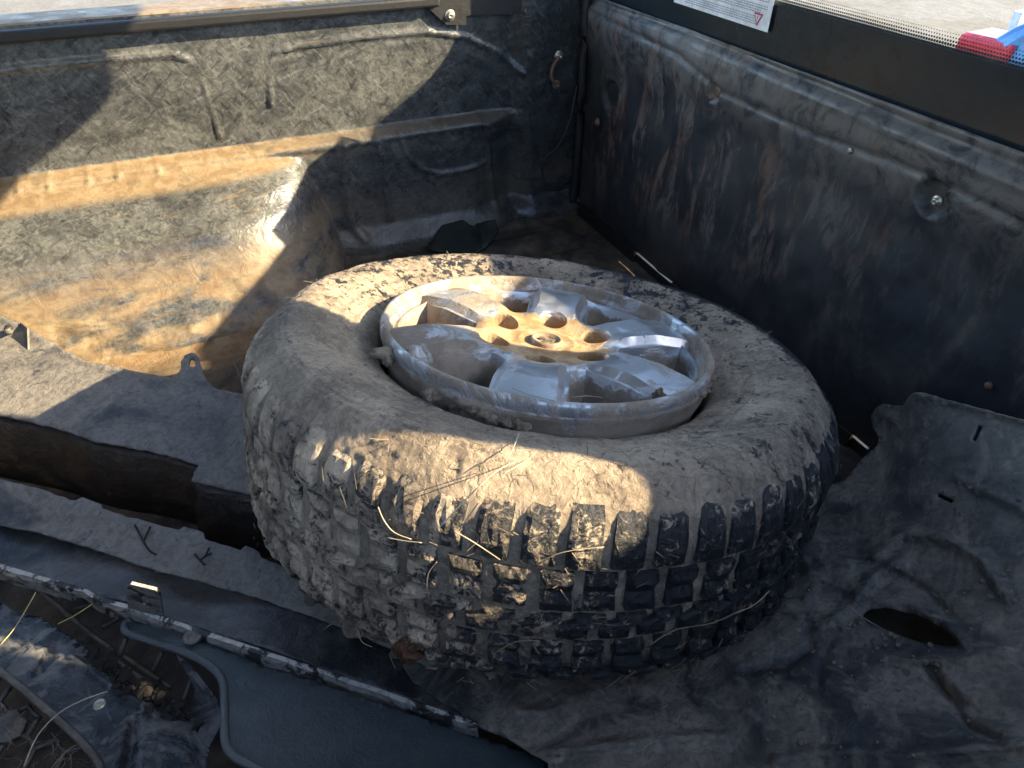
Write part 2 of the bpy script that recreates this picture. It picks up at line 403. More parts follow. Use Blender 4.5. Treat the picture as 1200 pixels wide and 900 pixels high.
def tailgate():
    ys = np.arange(-.10, YW+.001, .005); zs = np.arange(.014, .512, .005)
    Y, Z = np.meshgrid(ys, zs, indexing='ij'); D = np.zeros_like(Y)
    def tl(pxs): return [(float(q[1]), float(q[2])) for q in (atx(x, y, XT) for x, y in pxs)]
    D += .014*ss(.36, .46, Z)-.010*ss(.475, .50, Z)                                  # rolled top rail
    g = line_dist(Y, Z, tl([(700, 15), (800, 62), (855, 108), (950, 152), (1085, 200), (1200, 255), (1400, 350)]))
    D -= .005*np.exp(-(g/.005)**2)
    g = line_dist(Y, Z, tl([(690, 0), (800, 33), (1200, 197), (1500, 320)])); D -= .006*np.exp(-(g/.004)**2)
    g = line_dist(Y, Z, tl([(700, 5), (800, 43), (1200, 213), (1500, 340)])); D += .004*np.exp(-(g/.005)**2)
    for (px, py), r, h in (((1098, 232), .027, -.019), ((843, 108), .02, -.010), ((718, 112), .035, -.009)):
        q = atx(px, py, XT); d = np.hypot(Y-q[1], Z-q[2]); D += h*ss(r, r*.8, d)+.004*np.exp(-((d-r)/.003)**2)
    D += .016*ss(.0, .10, Z)*ss(.36, .22, Z)*ss(1.45, 1.3, Y)*0.6
    for yy in (1.12, 1.42): D += .004*np.exp(-((Y-yy)/.02)**2)*ss(.4, .36, Z)
    D += .0018*fbm(np.stack([Y*5, Z*5, Y*0], -1), 3, 18)+.0012*fbm(np.stack([Y*30, Z*22, Y*0], -1), 3, 19)
    o = solid(grid('tailgate', np.stack([XT-D, Y, Z], -1), M_tail, flip=True), .0015, 1)
    # the bottom seal, broken where daylight leaks in
    tk(o)
    ya, yb = float(atz(748, 297, .01)[1]), float(atz(795, 333, .01)[1]); yc, yd = float(atz(1003, 511, .01)[1]), float(atz(1024, 527, .01)[1])
    for y0, y1 in ((yd, yc), (yb, ya)):
        s_ = box('seal', (XT-.004, y0-.002, -.028), (XT+.006, y1+.002, .0105), M_black, None, 0); s_.parent = o
    for y0, y1 in ((-.1, yd), (yc, yb), (ya, YW)):
        s_ = box('seal', (XT-.012, y0, -.012), (XT+.02, y1, .020), M_black, None, .002); s_.parent = o
    def ch(b): b.parent = o
    for px, py, r, m in ((1098, 236, .0048, M_steel), (843, 110, .0038, M_rust), (700, 143, .006, M_rust), (996, 177, .0024, M_steel), (1158, 452, .003, M_rust)):
        q = atx(px, py, XT-.012); ch(bolt(q, (-1, 0, 0), r, m, None))
tailgate()
def floor():
    xs = np.arange(-1.5, XT+.02, .008); ys = np.arange(-.08, YW, .008)
    X, Y = np.meshgrid(xs, ys, indexing='ij')
    rib = .5+.5*np.sin(Y*2*math.pi/.115); Z = -.012+.010*ss(.25, .75, rib)*ss(.80, .74, X)
    Z += .004*fbm(np.stack([X*14, Y*14, X*0], -1), 4, 21)
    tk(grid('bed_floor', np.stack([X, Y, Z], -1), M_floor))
    # under-floor edge so that no light leaks elsewhere
    tk(box('rear_sill', (XT-.02, -.1, -.05), (XT+.03, YW, -.030), M_black, None, .002))
floor()
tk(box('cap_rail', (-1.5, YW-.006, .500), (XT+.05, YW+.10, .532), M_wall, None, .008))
tk(box('rail_lip', (-1.5, YW-.030, .506), (.50, YW-.007, .526), M_black, None, .005))
tk(box('outer_side', (-1.5, YW+.06, -.30), (XT+.1, YW+.10, .499), flat('black_body_paint', (.015, .016, .018), .2), None, .01))
tk(box('front_wall', (-1.54, -.1, -.03), (-1.501, YW+.05, .50), M_wall, None, .004))
tk(box('near_side_wall', (-1.5, -.14, -.03), (XT+.04, -.085, .52), M_wall, None, .01))
tk(box('bumper', (XT+.16, .0, -.42), (XT+.32, 1.5, -.25), flat('rear_bumper_chrome', (.6, .6, .6), .3, .9), None, .02))
def wp(x, y, Y=YW, off=0.): q = aty(x, y, Y); return Vector((q[0], q[1]-off, q[2]))
# bracket plate with bolts, hook, cable and seal at the far corner
q = [wp(500, 8, YW-.012), wp(523, 29, YW-.012), wp(546, 29, YW-.012), wp(546, 18, YW-.012), wp(624, 16, YW-.012), wp(640, -10, YW-.012), wp(500, -10, YW-.012)]
tk(solid(mobj('bracket_plate', q, [tuple(range(7))], M_black, None, False), .003, 1))
for x, y, r, m in ((527, 18, .007, M_steel), (616, 12, .006, M_rust), (655, 65, .007, M_steel), (652, 99, .006, M_rust), (637, 149, .003, M_rust)):
    q = wp(x, y, YW-.027 if x > 640 else YW-.014); tk(bolt(q, (0, -1, 0), r, m, None))
tk(tube('hook', [wp(655, 67, YW-.036), wp(648, 78, YW-.042), wp(646, 90, YW-.04), wp(651, 98, YW-.036)], .004, M_rust))
tk(tube('corner_seal', [wp(692, -40, YW-.045), wp(684, 40, YW-.045), wp(681, 120, YW-.045), wp(675, 200, YW-.045), wp(671, 236, YW-.045)], .011, M_black, n=6))
tk(tube('corner_seal', [wp(700, -40, YW-.03), wp(690, 50, YW-.035), wp(686, 130, YW-.035), wp(679, 232, YW-.04)], .006, M_black, n=6))
# ---------------------------------------------------------------- canopy over the bed: roof, side frames, rear window
can = empty('canopy', (-.2, .76, .53), 'dark canopy shell over the load bed with black-bordered rear window', 'truck canopy')
def cn(o, p=None):
    o.parent = p or can; o.matrix_parent_inverse = Matrix.Translation(-can.location); return o
YN0, YN1 = -.12, -.06       # near side frame
SILL, TOPZ, XO = .665, 1.12, .80
cn(box('roof', (-1.5, .10, 1.14), (XT+.02, YW+.08, 1.17), M_liner_in))
cn(box('side_sill', (-1.5, YN0, .525), (XT+.01, YN1, SILL), M_canopy))
cn(box('rear_post', (XT+.012, -.020, .53), (XT+.05, .20, 1.137), M_canopy))
cn(box('sun_block_panel', (XT+.012, -.60, .768), (XT+.04, -.125, 1.137), M_canopy))  # unseen board added to keep the sun off the bottom-left parts
cn(box('sun_block_panel', (XT+.012, -.60, .53), (XT+.04, -.023, .745), M_canopy))  # unseen board added to cut the lower edge of the tyre's sun patch
cn(box('front_panel', (-1.54, YN0, .535), (-1.505, YW+.08, 1.137), M_canopy))
cn(box('side_header', (-1.5, YW+.03, 1.06), (XT+.01, YW+.08, 1.137), M_canopy))
cn(box('corner_post', (XT-.14, YW+.03, .535), (XT+.01, YW+.08, 1.057), M_canopy))
cn(box('corner_post', (-1.5, YW+.03, .535), (-1.3, YW+.08, 1.057), M_canopy))
def patch_fillet():  # unseen piece added to round the corner of the tyre's sun patch
    r, y1, z0 = .055, -.0215, .7465; P_ = [(y1, z0)]+[(y1-r+r*math.sin(a), z0+r-r*math.cos(a)) for a in np.linspace(0, math.pi/2, 8)][::1]
    n = len(P_); V = [(XT+.013, a, b) for a, b in P_]+[(XT+.039, a, b) for a, b in P_]
    cn(mobj('sun_patch_fillet', V, [tuple(range(n)), tuple(range(n, 2*n))[::-1]]+[(i, (i+1) % n, n+(i+1) % n, n+i) for i in range(n)], M_canopy, None, False))
patch_fillet()
# rear window: pane with a black border whose inner outline has rounded corners
GY0, GY1, GZ0, GZ1 = .27, 1.385, .585, 1.09
def rrect(y0, y1, z0, z1, r, n=10):
    out = []
    for cy_, cz_, a0 in ((y1-r, z1-r, 0), (y0+r, z1-r, 90), (y0+r, z0+r, 180), (y1-r, z0+r, 270)):
        for k in range(n+1):
            a = math.radians(a0+90*k/n); out.append((cy_+r*math.cos(a), cz_+r*math.sin(a)))
    return out
rw = cn(bpy.data.objects.new('rear_window', None)); col.objects.link(rw); rw.parent = can; rw.matrix_parent_inverse = Matrix.Translation(-can.location)
def ch_rw(o): o.parent = rw; return o
def frit():
    inner = rrect(GY0, GY1, GZ0, GZ1, .07); n = len(inner)
    outer = rrect(-.018, YW+.027, .465, 1.137, .02)
    V = [(XT+.006, a, b) for a, b in inner]+[(XT+.006, a, b) for a, b in outer]
    F = [(i, (i+1) % n, n+(i+1) % n, n+i) for i in range(n)]
    o = mobj('black_border', V, F, M_frit, None, False); solid(o, .004, 0); ch_rw(o)
    s = NT('tinted_window_glass')
    tr = s.n.new('ShaderNodeBsdfTransparent'); gl = s.n.new('ShaderNodeBsdfGlossy'); gl.inputs['Roughness'].default_value = .02
    lw = s.n.new('ShaderNodeLayerWeight'); lw.inputs[0].default_value = .5; fr = s.n.new('ShaderNodeMath'); fr.operation = 'MULTIPLY_ADD'; fr.inputs[1].default_value = .22; fr.inputs[2].default_value = .02; s.l.new(s.math('POWER', lw.outputs['Facing'], 3.), fr.inputs[0]); mx = s.n.new('ShaderNodeMixShader')
    tr.inputs[0].default_value = (.95, .97, .97, 1)
    s.l.new(fr.outputs[0], mx.inputs[0]); s.l.new(tr.outputs[0], mx.inputs[1]); s.l.new(gl.outputs[0], mx.inputs[2])
    # printed dot matrix fading out above the black border
    p = s.sep(); sc_ = 250.
    rowz = s.math('MULTIPLY', p[2], sc_); row = s.math('FLOOR', rowz)
    yy = s.math('ADD', s.math('MULTIPLY', p[1], sc_), s.math('MULTIPLY', row, .5))
    fy = s.math('SUBTRACT', s.math('FRACT', yy), .5); fz = s.math('SUBTRACT', s.math('FRACT', rowz), .5)
    dd = s.math('SQRT', s.math('ADD', s.math('MULTIPLY', fy, fy), s.math('MULTIPLY', fz, fz)))
    rad = s.ramp(p[2], GZ0-.004, GZ0+.019, .62, 0.16)
    dot = s.math('MULTIPLY', s.math('LESS_THAN', dd, rad), s.math('LESS_THAN', p[2], GZ0+.019))
    dirt = s.ramp(s.noise(40, 5, .7), .45, .75, 0.02, .10)
    df = s.n.new('ShaderNodeBsdfDiffuse'); df.inputs[0].default_value = (.03, .035, .04, 1)
    m2 = s.n.new('ShaderNodeMixShader'); s.l.new(dot, m2.inputs[0]); s.l.new(mx.outputs[0], m2.inputs[1]); s.l.new(df.outputs[0], m2.inputs[2])
    d2 = s.n.new('ShaderNodeBsdfDiffuse'); d2.inputs[0].default_value = (.5, .48, .42, 1)
    m3 = s.n.new('ShaderNodeMixShader'); s.l.new(dirt, m3.inputs[0]); s.l.new(m2.outputs[0], m3.inputs[1]); s.l.new(d2.outputs[0], m3.inputs[2])
    s.l.new(m3.outputs[0], s.n['Material Output'].inputs[0])
    V = [(XT+.010, a, b) for a, b in rrect(GY0-.02, GY1+.02, GZ0-.02, GZ1+.02, .08)]; o = mobj('glass_pane', V, [tuple(range(len(V)))], s.m, None, False); ch_rw(o)
frit()
def top_blocker():  # unseen block added to shape the upper-left shadow edge on the side wall
    pts = rrect(.2, 1.0, 1.0, 1.137, .03)
    n = len(pts); V = [(XT-.03, a, b) for a, b in pts]+[(XT-.002, a, b) for a, b in pts]
    F = [tuple(range(n))[::-1], tuple(range(n, 2*n))]+[(i, (i+1) % n, n+(i+1) % n, n+i) for i in range(n)]
    cn(mobj('window_top_blocker', V, F, M_canopy, None, False))
top_blocker()
def sticker():
    q0, q1 = atx(795, 0, XT), atx(900, 38, XT)
    y1, y0, zb = float(q0[1]), float(q1[1]), float(q1[2]); zt = zb+.085
    o = mobj('warning_sticker', [(XT-.001, a, b) for a, b in ((y0, zb), (y1+.012, zb), (y1+.012, zt), (y0, zt))], [(0, 1, 2, 3)], M_white, None, False)
    solid(o, .0006, 0); ch_rw(o)
    def on(pts, m, name, dx=.0017):
        V = [(XT-dx, float(a), float(b)) for a, b in pts]; z = mobj(name, V, [tuple(range(len(V)))], m, None, False)
        solid(z, .0004, 0); z.parent = can; z.matrix_parent_inverse = Matrix.Translation(-can.location); return z
    def tri(c, s_, m, dx): return on([(c[0]+s_, c[1]+s_*.75), (c[0]-s_, c[1]+s_*.75), (c[0], c[1]-s_)], m, 'warning_triangle', dx)
    c = atx(889, 22, XT); c = (float(c[1]), float(c[2]))
    tri(c, .0110, M_red, .0017); tri((c[0], c[1]+.0006), .0068, M_white, .0023)
    on([(c[0]+.0008, c[1]+.005), (c[0]-.0008, c[1]+.005), (c[0]-.0005, c[1]-.0005), (c[0]+.0005, c[1]-.0005)], M_red, 'exclamation_mark', .0029)
    on([(c[0]+.0007, c[1]-.0018), (c[0]-.0007, c[1]-.0018), (c[0]-.0007, c[1]-.0032), (c[0]+.0007, c[1]-.0032)], M_red, 'exclamation_mark', .0029)
    # rows of small print, broken into words
    bm = bmesh.new(); r = random.Random(3)
    def word(ya, yb, za, zb_):
        vs = [bm.verts.new((XT-.0018, a, b)) for a, b in ((ya, za), (yb, za), (yb, zb_), (ya, zb_))]; bm.faces.new(vs)
    for k in range(22):
        z = zb+.006+k*.0034
        if k in (4, 9, 14): continue
        y = y0+.024 if k < 7 else y0+.010
        end = y1-.028 if k % 3 else y1-.022
        while y < end:
            wd = r.uniform(.002, .007)
            if k >= 4 or y > y0+.02: word(y, min(y+wd, end), z, z+.0017)
            y += wd+.0012
    for k in range(4):
        for j in range(5): word(y1-.0175+k*.0062, y1-.0135+k*.0062, zb+.008+j*.0042, zb+.0105+j*.0042)
    z = bmobj('small_print', bm, M_grey); z.parent = can; z.matrix_parent_inverse = Matrix.Translation(-can.location)
sticker()
# ---------------------------------------------------------------- blue car seen through the window
def car():
    paint = flat('blue_car_paint', (.04, .16, .38), .22, .3); glass = flat('dark_car_glass', (.05, .07, .09), .08)
    lampm = flat('red_lamp_plastic', (.55, .03, .05), .15); tyre = flat('car_tyre', (.02, .02, .02), .8); hubm = flat('car_wheel_metal', (.4, .4, .42), .3, .8)
    c = empty('parked_car', (4.95, 3.02, -.82), 'blue car with red tail lamps parked on the bright ground behind the tailgate', 'car')
    c.rotation_euler = (0, 0, math.radians(-84))
    prof = [(0, .30), (0, .55), (.04, .66), (.18, .80), (.36, .92), (.78, 1.30), (1.15, 1.44), (2.1, 1.42), (2.9, 1.0), (3.9, .88), (4.15, .70), (4.2, .30)]
    V = []; F = []; ns = 9
    for j in range(ns):
        t = j/(ns-1)*2-1; k = 1-.06*t**4
        for x, z in prof:
            tum = 1-(.22*max(0, z-.95)/.5)
            V.append((x*(1 if abs(t) < .9 else .99)+.08*t*t*(1 if x < .5 else 0), -t*.86*tum, .30+(z-.30)*k))
    m = len(prof)
    for j in range(ns-1):
        for i in range(m-1): F.append((j*m+i, j*m+i+1, (j+1)*m+i+1, (j+1)*m+i))
    F.append(tuple(range(m))[::-1]); F.append(tuple((ns-1)*m+i for i in range(m))); F.append(tuple(j*m for j in range(ns))); 
    b = mobj('body', V, F, paint, c, False); bevel(b, .03, 3); b.data.polygons.foreach_set('use_smooth', [True]*len(b.data.polygons))
    g = mobj('rear_glass', [(.42, .58, .99), (.42, -.58, .99), (.72, -.48, 1.26), (.72, .48, 1.26)], [(0, 1, 2, 3)], glass, c, False); solid(g, .03, 1)
    for sgn in (1, -1):
        g = mobj('side_glass', [(.75, sgn*.855, 1.04), (2.7, sgn*.865, 1.04), (2.1, sgn*.72, 1.34), (1.05, sgn*.72, 1.34)], [(0, 1, 2, 3)], glass, c, False); solid(g, .02, 0)
        l = box('tail_lamp', (-.02, sgn*.72-.15, .50), (.30, sgn*.72+.15, .70), lampm, c, .03)
        for x in (.8, 3.3):
            q = lathe('wheel', [(.30, -.1), (.33, -.07), (.33, .07), (.30, .1), (.2, .1), (.19, .06)], tyre, c, 28, facing((x, sgn*.78, .32), (0, sgn, 0)))
            lathe('hub_cap', [(.19, .05), (.17, .085), (.05, .09)], hubm, q, 20, facing((x, sgn*.78, .32), (0, sgn, 0)))
    box('bumper', (-.07, -.80, .36), (.10, .80, .60), paint, c, .04)
    box('number_plate', (-.085, -.26, .62), (-.03, .26, .74), M_white, c, .005)
car()
# ---------------------------------------------------------------- the loose wheel
WC = Vector((.3115, .6089, .3307)); WN = Vector((.204, .169, 1.)).normalized()
WA = Vector((0, 1, 0)).cross(WN).normalized(); WB = WN.cross(WA)
Mw = Matrix((WA, WB, WN)).transposed().to_4x4(); Mw.translation = WC-WN*.235
wheel = empty('spare_wheel', Mw.translation, 'big muddy off-road tyre with its loose six-spoke alloy rim, lying flat in the load bed', 'wheel', rot=Mw.to_quaternion())
HB = .235                    # lip plane height in wheel frame
def tyre():
    prof = [(.200, -.072), (.201, -.050), (.206, -.036), (.222, -.024), (.25, -.013), (.27, -.005), (.288, .0), (.303, -.002), (.316, -.010), (.326, -.022), (.333, -.038), (.3365, -.055),
            (.338, -.085), (.338, -.155), (.3365, -.178), (.331, -.194), (.318, -.207), (.29, -.214), (.26, -.212), (.23, -.200), (.21, -.185), (.2, -.17)]
    pl = smoothline([(r, h, 0) for r, h in prof], 12)
    L = [0]
    for a_, b_ in zip(pl[:-1], pl[1:]): L.append(L[-1]+(b_-a_).length)
    L = np.array(L); S = np.linspace(0, L[-1], 230)
    r0 = np.interp(S, L, [p.x for p in pl]); h0 = np.interp(S, L, [p.y for p in pl])
    dr, dh = np.gradient(r0), np.gradient(h0); ln = np.hypot(dr, dh); nr, nh = -dh/ln, dr/ln      # outward
    th = np.linspace(0, 2*math.pi, 1100, endpoint=False)
    T, R = np.meshgrid(th, r0, indexing='ij'); Hh = np.broadcast_to(h0, T.shape); NR = np.broadcast_to(nr, T.shape); NH = np.broadcast_to(nh, T.shape)
    Q = np.stack([R*np.cos(T), R*np.sin(T), Hh], -1)
    left = np.cos(T-math.radians(205)); left = ss(.35, .95, left)       # where the thickest mud is caked
    tread = ss(.322, .334, R)
    # mud relief
    warp = fbm(Q*9, 3, 31)[..., None]*.09
    strand = ridged((Q+warp)*np.array([26, 26, 26]), 3, 33)
    polar = np.stack([T*9, R*60, Hh*60], -1); rs = ridged(polar+fbm(Q*16, 2, 35)[..., None]*2.2, 3, 36)
    cake = fbm(Q*11, 5, 37)
    amount = np.clip(.62+.45*cake+.25*left-.28*ss(.2, .9, np.cos(T-math.radians(-5)))*ss(.27, .31, R), 0, 1)
    side = 1-tread
    d = side*(amount*(.0014*strand+.0012*rs+.0022*cake+.0014*ridged((Q+warp)*75, 3, 46)*(.3+ss(.27, .33, R))+.0010*fbm(Q*110, 3, 39, .6)))
    # rings moulded in the sidewall
    for rr_, w_, h_ in ((.247, .003, .0018), (.262, .0015, .0010), (.300, .0015, .0015), (.306, .0013, .0013), (.312, .0013, .0010), (.235, .002, -.0015)):
        d += 1.3*h_*np.exp(-((R-rr_)/w_)**2)*(Hh > -.1)*(1-.35*amount)
    fill = .0020+.0030*np.clip(cake+.3, 0, 1)+.0030*left*np.clip(.55+.8*fbm(Q*14, 4, 41), 0, 1.2)
    d += tread*(fill+.0009*strand+.0010*ridged((Q+warp)*70, 3, 45)*(.6+left)+.0010*fbm(Q*110, 3, 42))
    d += .010*np.exp(-((Hh+.205)/.03)**2)*(R > .3)*left*np.clip(.2+fbm(Q*20, 3, 43), 0, 1)
    Rn = R+NR*d; Hn = Hh+NH*d
    P = np.stack([Rn*np.cos(T), Rn*np.sin(T), Hn+HB], -1)
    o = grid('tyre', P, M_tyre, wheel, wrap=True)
    # dark rubber shows on the right shoulder; mud elsewhere
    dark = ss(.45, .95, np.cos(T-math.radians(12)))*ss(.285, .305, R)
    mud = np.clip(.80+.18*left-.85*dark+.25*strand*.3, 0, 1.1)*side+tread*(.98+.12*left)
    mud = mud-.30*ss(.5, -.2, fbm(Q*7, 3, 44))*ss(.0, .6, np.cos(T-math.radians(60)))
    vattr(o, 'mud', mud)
    return o
ty = tyre()
def tread():
    # (top h, bottom h, radius outer top, outer bottom, pitch count, phase, skew, gap)
    N = 58; R0 = .349
    def block_mesh(key, kind, variant):
        r = np.random.RandomState(hash_(key)+variant)
        n1, n2 = 7, 6
        if kind == 'shoulder':   # wraps over the shoulder: path in (r,h)
            path = [(.329, -.021), (.339, -.031), (.3455, -.044), (.3485, -.057), (.349, -.071)]; inner = [(.322, -.026), (.328, -.036), (.332, -.047), (.334, -.058), (.334, -.071)]
        elif kind == 'shoulder_low':
            path = [(.349, -.192), (.3465, -.198), (.341, -.204), (.333, -.210), (.322, -.214)]; inner = [(.332, -.188), (.329, -.192), (.324, -.197), (.317, -.202), (.310, -.206)]
        else:
            h0, h1 = kind; path = [(R0, h0+(h1-h0)*k/4) for k in range(5)]; inner = [(.333, p[1]) for p in path]
        w = 2*math.pi/N*(.80 if isinstance(kind, str) else .78)
        V = []; F = []
        sk = {'b': .010, 'c': -.05, 'd': .012}.get(key, 0)
        zig = {'c': .018}.get(key, .006)
        sipe = .5+r.uniform(-.06, .06)
        for ring, (pp, inset) in enumerate(((inner, 0), (path, 1))):
            for i, (rr_, hh) in enumerate(pp):
                for j in range(n1):
                    u = j/(n1-1)-.5; ii = i/4-.5
                    a = u*w*(.92 if inset else 1)+sk*ii+zig*math.sin(i*2.1)*(1 if key == 'c' else .3)
                    dr_ = 0
                    if inset:
                        dr_ = r.uniform(-.0009, .0009)
                        if j in (0, n1-1) or i in (0, 4): dr_ -= .0022
                        if i == 2 and key in 'bd': dr_ -= .0035
                    V.append(((rr_+dr_)*math.cos(a), (rr_+dr_)*math.sin(a), hh+HB))
        o_ = n1*5
        for i in range(4):
            for j in range(n1-1):
                a = o_+i*n1+j; F.append((a, a+1, a+n1+1, a+n1))
        rim_ = [(i, 0) for i in range(5)]+[(4, j) for j in range(1, n1)]+[(i, n1-1) for i in range(3, -1, -1)]+[(0, j) for j in range(n1-2, 0, -1)]
        for k in range(len(rim_)):
            i, j = rim_[k]; i2, j2 = rim_[(k+1) % len(rim_)]
            a, b = i*n1+j, i2*n1+j2; F.append((a, b, b+o_, a+o_))
        me = bpy.data.meshes.new('tread_block'); me.from_pydata(V, [], F); me.update(); me.materials.append(M_block)
        bmm = bmesh.new(); bmm.from_mesh(me); bmesh.ops.recalc_face_normals(bmm, faces=bmm.faces[:]); bmm.to_mesh(me); bmm.free()
        return me
    def hash_(k): return sum(map(ord, k))*31
    rows = [('a', 'shoulder', 0), ('b', (-.077, -.116), .5), ('c', (-.122, -.147), .15), ('d', (-.153, -.187), .6), ('e', 'shoulder_low', .1)]
    for key, kind, ph in rows:
        ms = [block_mesh(key, kind, v) for v in range(4)]
        for k in range(N):
            o = bpy.data.objects.new('tread_block', ms[rnd.randrange(4)]); col.objects.link(o); o.parent = ty
            o.rotation_euler = (0, 0, 2*math.pi*(k+ph+rnd.uniform(-.04, .04))/N)
            s_ = 1+rnd.uniform(-.004, .004); o.scale = (s_, s_, 1)
tread()
# --- rim
def cdt(outline_loops, pts, keep):
    V = [Vector(p) for p in pts]; E = []
    for lp, closed in outline_loops:
        b = len(V); V += [Vector(p) for p in lp]; n = len(lp)
        E += [(b+i, b+(i+1) % n) for i in range(n if closed else n-1)]
    r = delaunay_2d_cdt(V, E, [], 0, 1e-7)
    vs = [(v.x, v.y) for v in r[0]]
    return vs, [f for f in r[2] if keep(sum(vs[i][0] for i in f)/3, sum(vs[i][1] for i in f)/3)]
PH = math.radians(-5)
RL = .200
def win(shr):
    a0, a1 = math.radians(6.5), math.radians(18.0); r0, r1 = .088+shr*1.6, .181-shr*.5
    q = []
    def P(r, a): return (r*math.cos(a), r*math.sin(a))
    s_ = shr
    for t in np.linspace(0, 1, 7): q.append(P(r0+.002*(1-math.sin(t*math.pi)), (-a0+2*a0*t)*(1-s_*20)))
    for t in np.linspace(0.12, .92, 9): q.append(P(r0+(r1-r0)*t, (a0+(a1-a0)*(t**.85))*1-s_/(r0+(r1-r0)*t)))
    for t in np.linspace(0, 1, 10): q.append(P(r1-.006*abs(2*t-1)**4, (a1-s_/r1)*(1-2*t)))
    for t in np.linspace(.92, 0.12, 9): q.append(P(r0+(r1-r0)*t, -((a0+(a1-a0)*(t**.85))*1-s_/(r0+(r1-r0)*t))))
    return q
def rot2(p, a): c, s_ = math.cos(a), math.sin(a); return (p[0]*c-p[1]*s_, p[0]*s_+p[1]*c)
def inpoly(x, y, poly):
    c = False; n = len(poly)
    for i in range(n):
        x1, y1 = poly[i]; x2, y2 = poly[i-1]
        if (y1 > y) != (y2 > y) and x < (x2-x1)*(y-y1)/(y2-y1)+x1: c = not c
    return c
CR, CL = [.05, .08, .11, .18], [.030, .0265, .0245, .0315]
def hface(x, y):
    r = np.hypot(x, y); a = (np.arctan2(y, x)-PH) % (math.pi/3); a = np.minimum(a, math.pi/3-a)      # 0 at spoke middle
    h = np.interp(r, [0, .03, .05, .075, .10, .14, .175, .19], [-.022, -.020, -.019, -.013, -.006, -.003, -.008, -.012])
    lat = np.abs(r*np.sin(a)); wspk = np.interp(r, CR, CL)
    h = h-.009*np.clip((lat-wspk)/.008, 0, 1)*ss(.07, .10, r)+.0016*np.exp(-((r-.034)/.0035)**2)
    return h
def rim():
    root = lathe('rim', [(.1995, -.012), (.2, -.008), (.1995, -.003), (.1965, 0), (.1925, -.0005), (.1900, -.004), (.188, -.009), (.186, -.012), (.184, -.018), (.180, -.06), (.176, -.15), (.178, -.19), (.186, -.192), (.184, -.15), (.188, -.06), (.1935, -.038), (.1975, -.030), (.1995, -.02)], None, wheel, 4)
    prof = [(.1994, -.014), (.2, -.009), (.1995, -.004), (.1975, -.0008), (.1945, 0), (.192, -.002), (.1905, -.006), (.1895, -.0115), (.1875, -.014), (.185, -.020), (.182, -.06), (.178, -.15), (.178, -.19), (.184, -.192), (.184, -.15), (.188, -.062), (.1915, -.048), (.1945, -.038), (.1965, -.026), (.1985, -.019)]
    pl = smoothline([(r, h, 0) for r, h in prof+[prof[0]]], 4); n = 360; th = np.linspace(0, 2*math.pi, n, endpoint=False)
    r0 = np.array([p.x for p in pl]); h0 = np.array([p.y for p in pl])
    T, R = np.meshgrid(th, r0, indexing='ij'); Hh = np.broadcast_to(h0, T.shape)
    Q = np.stack([R*np.cos(T), R*np.sin(T), Hh], -1)
    outer = (R > .186)*ss(-.012, -.02, Hh)
    d = .0022*np.clip(fbm(Q*30, 4, 51)+.35, 0, 1)*outer
    clump = np.exp(-((((T-math.radians(214)+math.pi) % (2*math.pi))-math.pi)/.22)**2); d = d+.008*clump*outer*np.clip(.4+fbm(Q*40, 3, 52), 0, 1)
    bad = root.data; bpy_d = bpy.data.objects; bpy_d.remove(root)
    o = grid('rim', np.stack([(R+d)*np.cos(T), (R+d)*np.sin(T), Hh+HB-d*.2], -1), M_rim, wheel, wrap=True)
    front = ss(.2, -.8, np.sin(T-.2))
    vattr(o, 'mud', np.where(outer > .3, .85-.1*front, np.where(Hh < -.02, .9, .56+.12*fbm(Q*8, 2, 53))))
    vattr(o, 'hub', np.where((Hh < -.02) & (R < .187), .55*ss(0, .8, np.sin(T)), 0.12))
    wins = [[rot2(p, PH+math.radians(30+60*k)) for p in win(0)] for k in range(6)]
    lug = [[(.068*math.cos(PH+math.radians(60*k))+.0200*math.cos(t)*.92, .068*math.sin(PH+math.radians(60*k))+.0200*math.sin(t)) for t in np.linspace(0, 2*math.pi, 20, endpoint=False)] for k in range(6)]
    def circ(r, n_): return [(r*math.cos(t), r*math.sin(t)) for t in np.linspace(0, 2*math.pi, n_, endpoint=False)]
    loops = [(w_, True) for w_ in wins]+[(l_, True) for l_ in lug]+[(circ(.1895, 180), True), (circ(.047, 60), True), (circ(.020, 30), True)]
    for k in range(6):
        a = PH+math.radians(30+60*k)
        loops.append(([(r*math.cos(a), r*math.sin(a)) for r in (.0472, .06, .072, .082)], False)); loops.append(([(r*math.cos(a), r*math.sin(a)) for r in (.1835, .1890)], False))
    pts = []
    for k in range(6):
        for sg in (1, -1):
            for ofs in (0, .008):
                loops.append(([rot2((math.sqrt(r*r-l_*l_), sg*l_), PH+math.radians(60*k)) for r in np.linspace(.092, .1865, 16) for l_ in [float(np.interp(r, CR, CL))+ofs]], False))
    holes = wins+lug
    for x in np.arange(-.19, .19, .0036):
        for y in np.arange(-.19, .19, .0036):
            xx, yy = x+rnd.uniform(-.001, .001), y+rnd.uniform(-.001, .001); r = math.hypot(xx, yy)
            if r < .187 and abs(r-.047) > .002 and abs(r-.02) > .002 and not any(inpoly(xx, yy, h_) for h_ in holes): pts.append((xx, yy))
    vs, fs = cdt(loops, pts, lambda x, y: math.hypot(x, y) < .1895 and math.hypot(x, y) > .0198 and not any(inpoly(x, y, h_) for h_ in holes))
    A = np.array(vs); Hf = hface(A[:, 0], A[:, 1]); Hf = Hf+.0012*fbm(np.c_[A*60, Hf*0], 4, 55)*(np.hypot(A[:, 0], A[:, 1]) < .11)
    groups = {k: [] for k in range(-1, 6)}
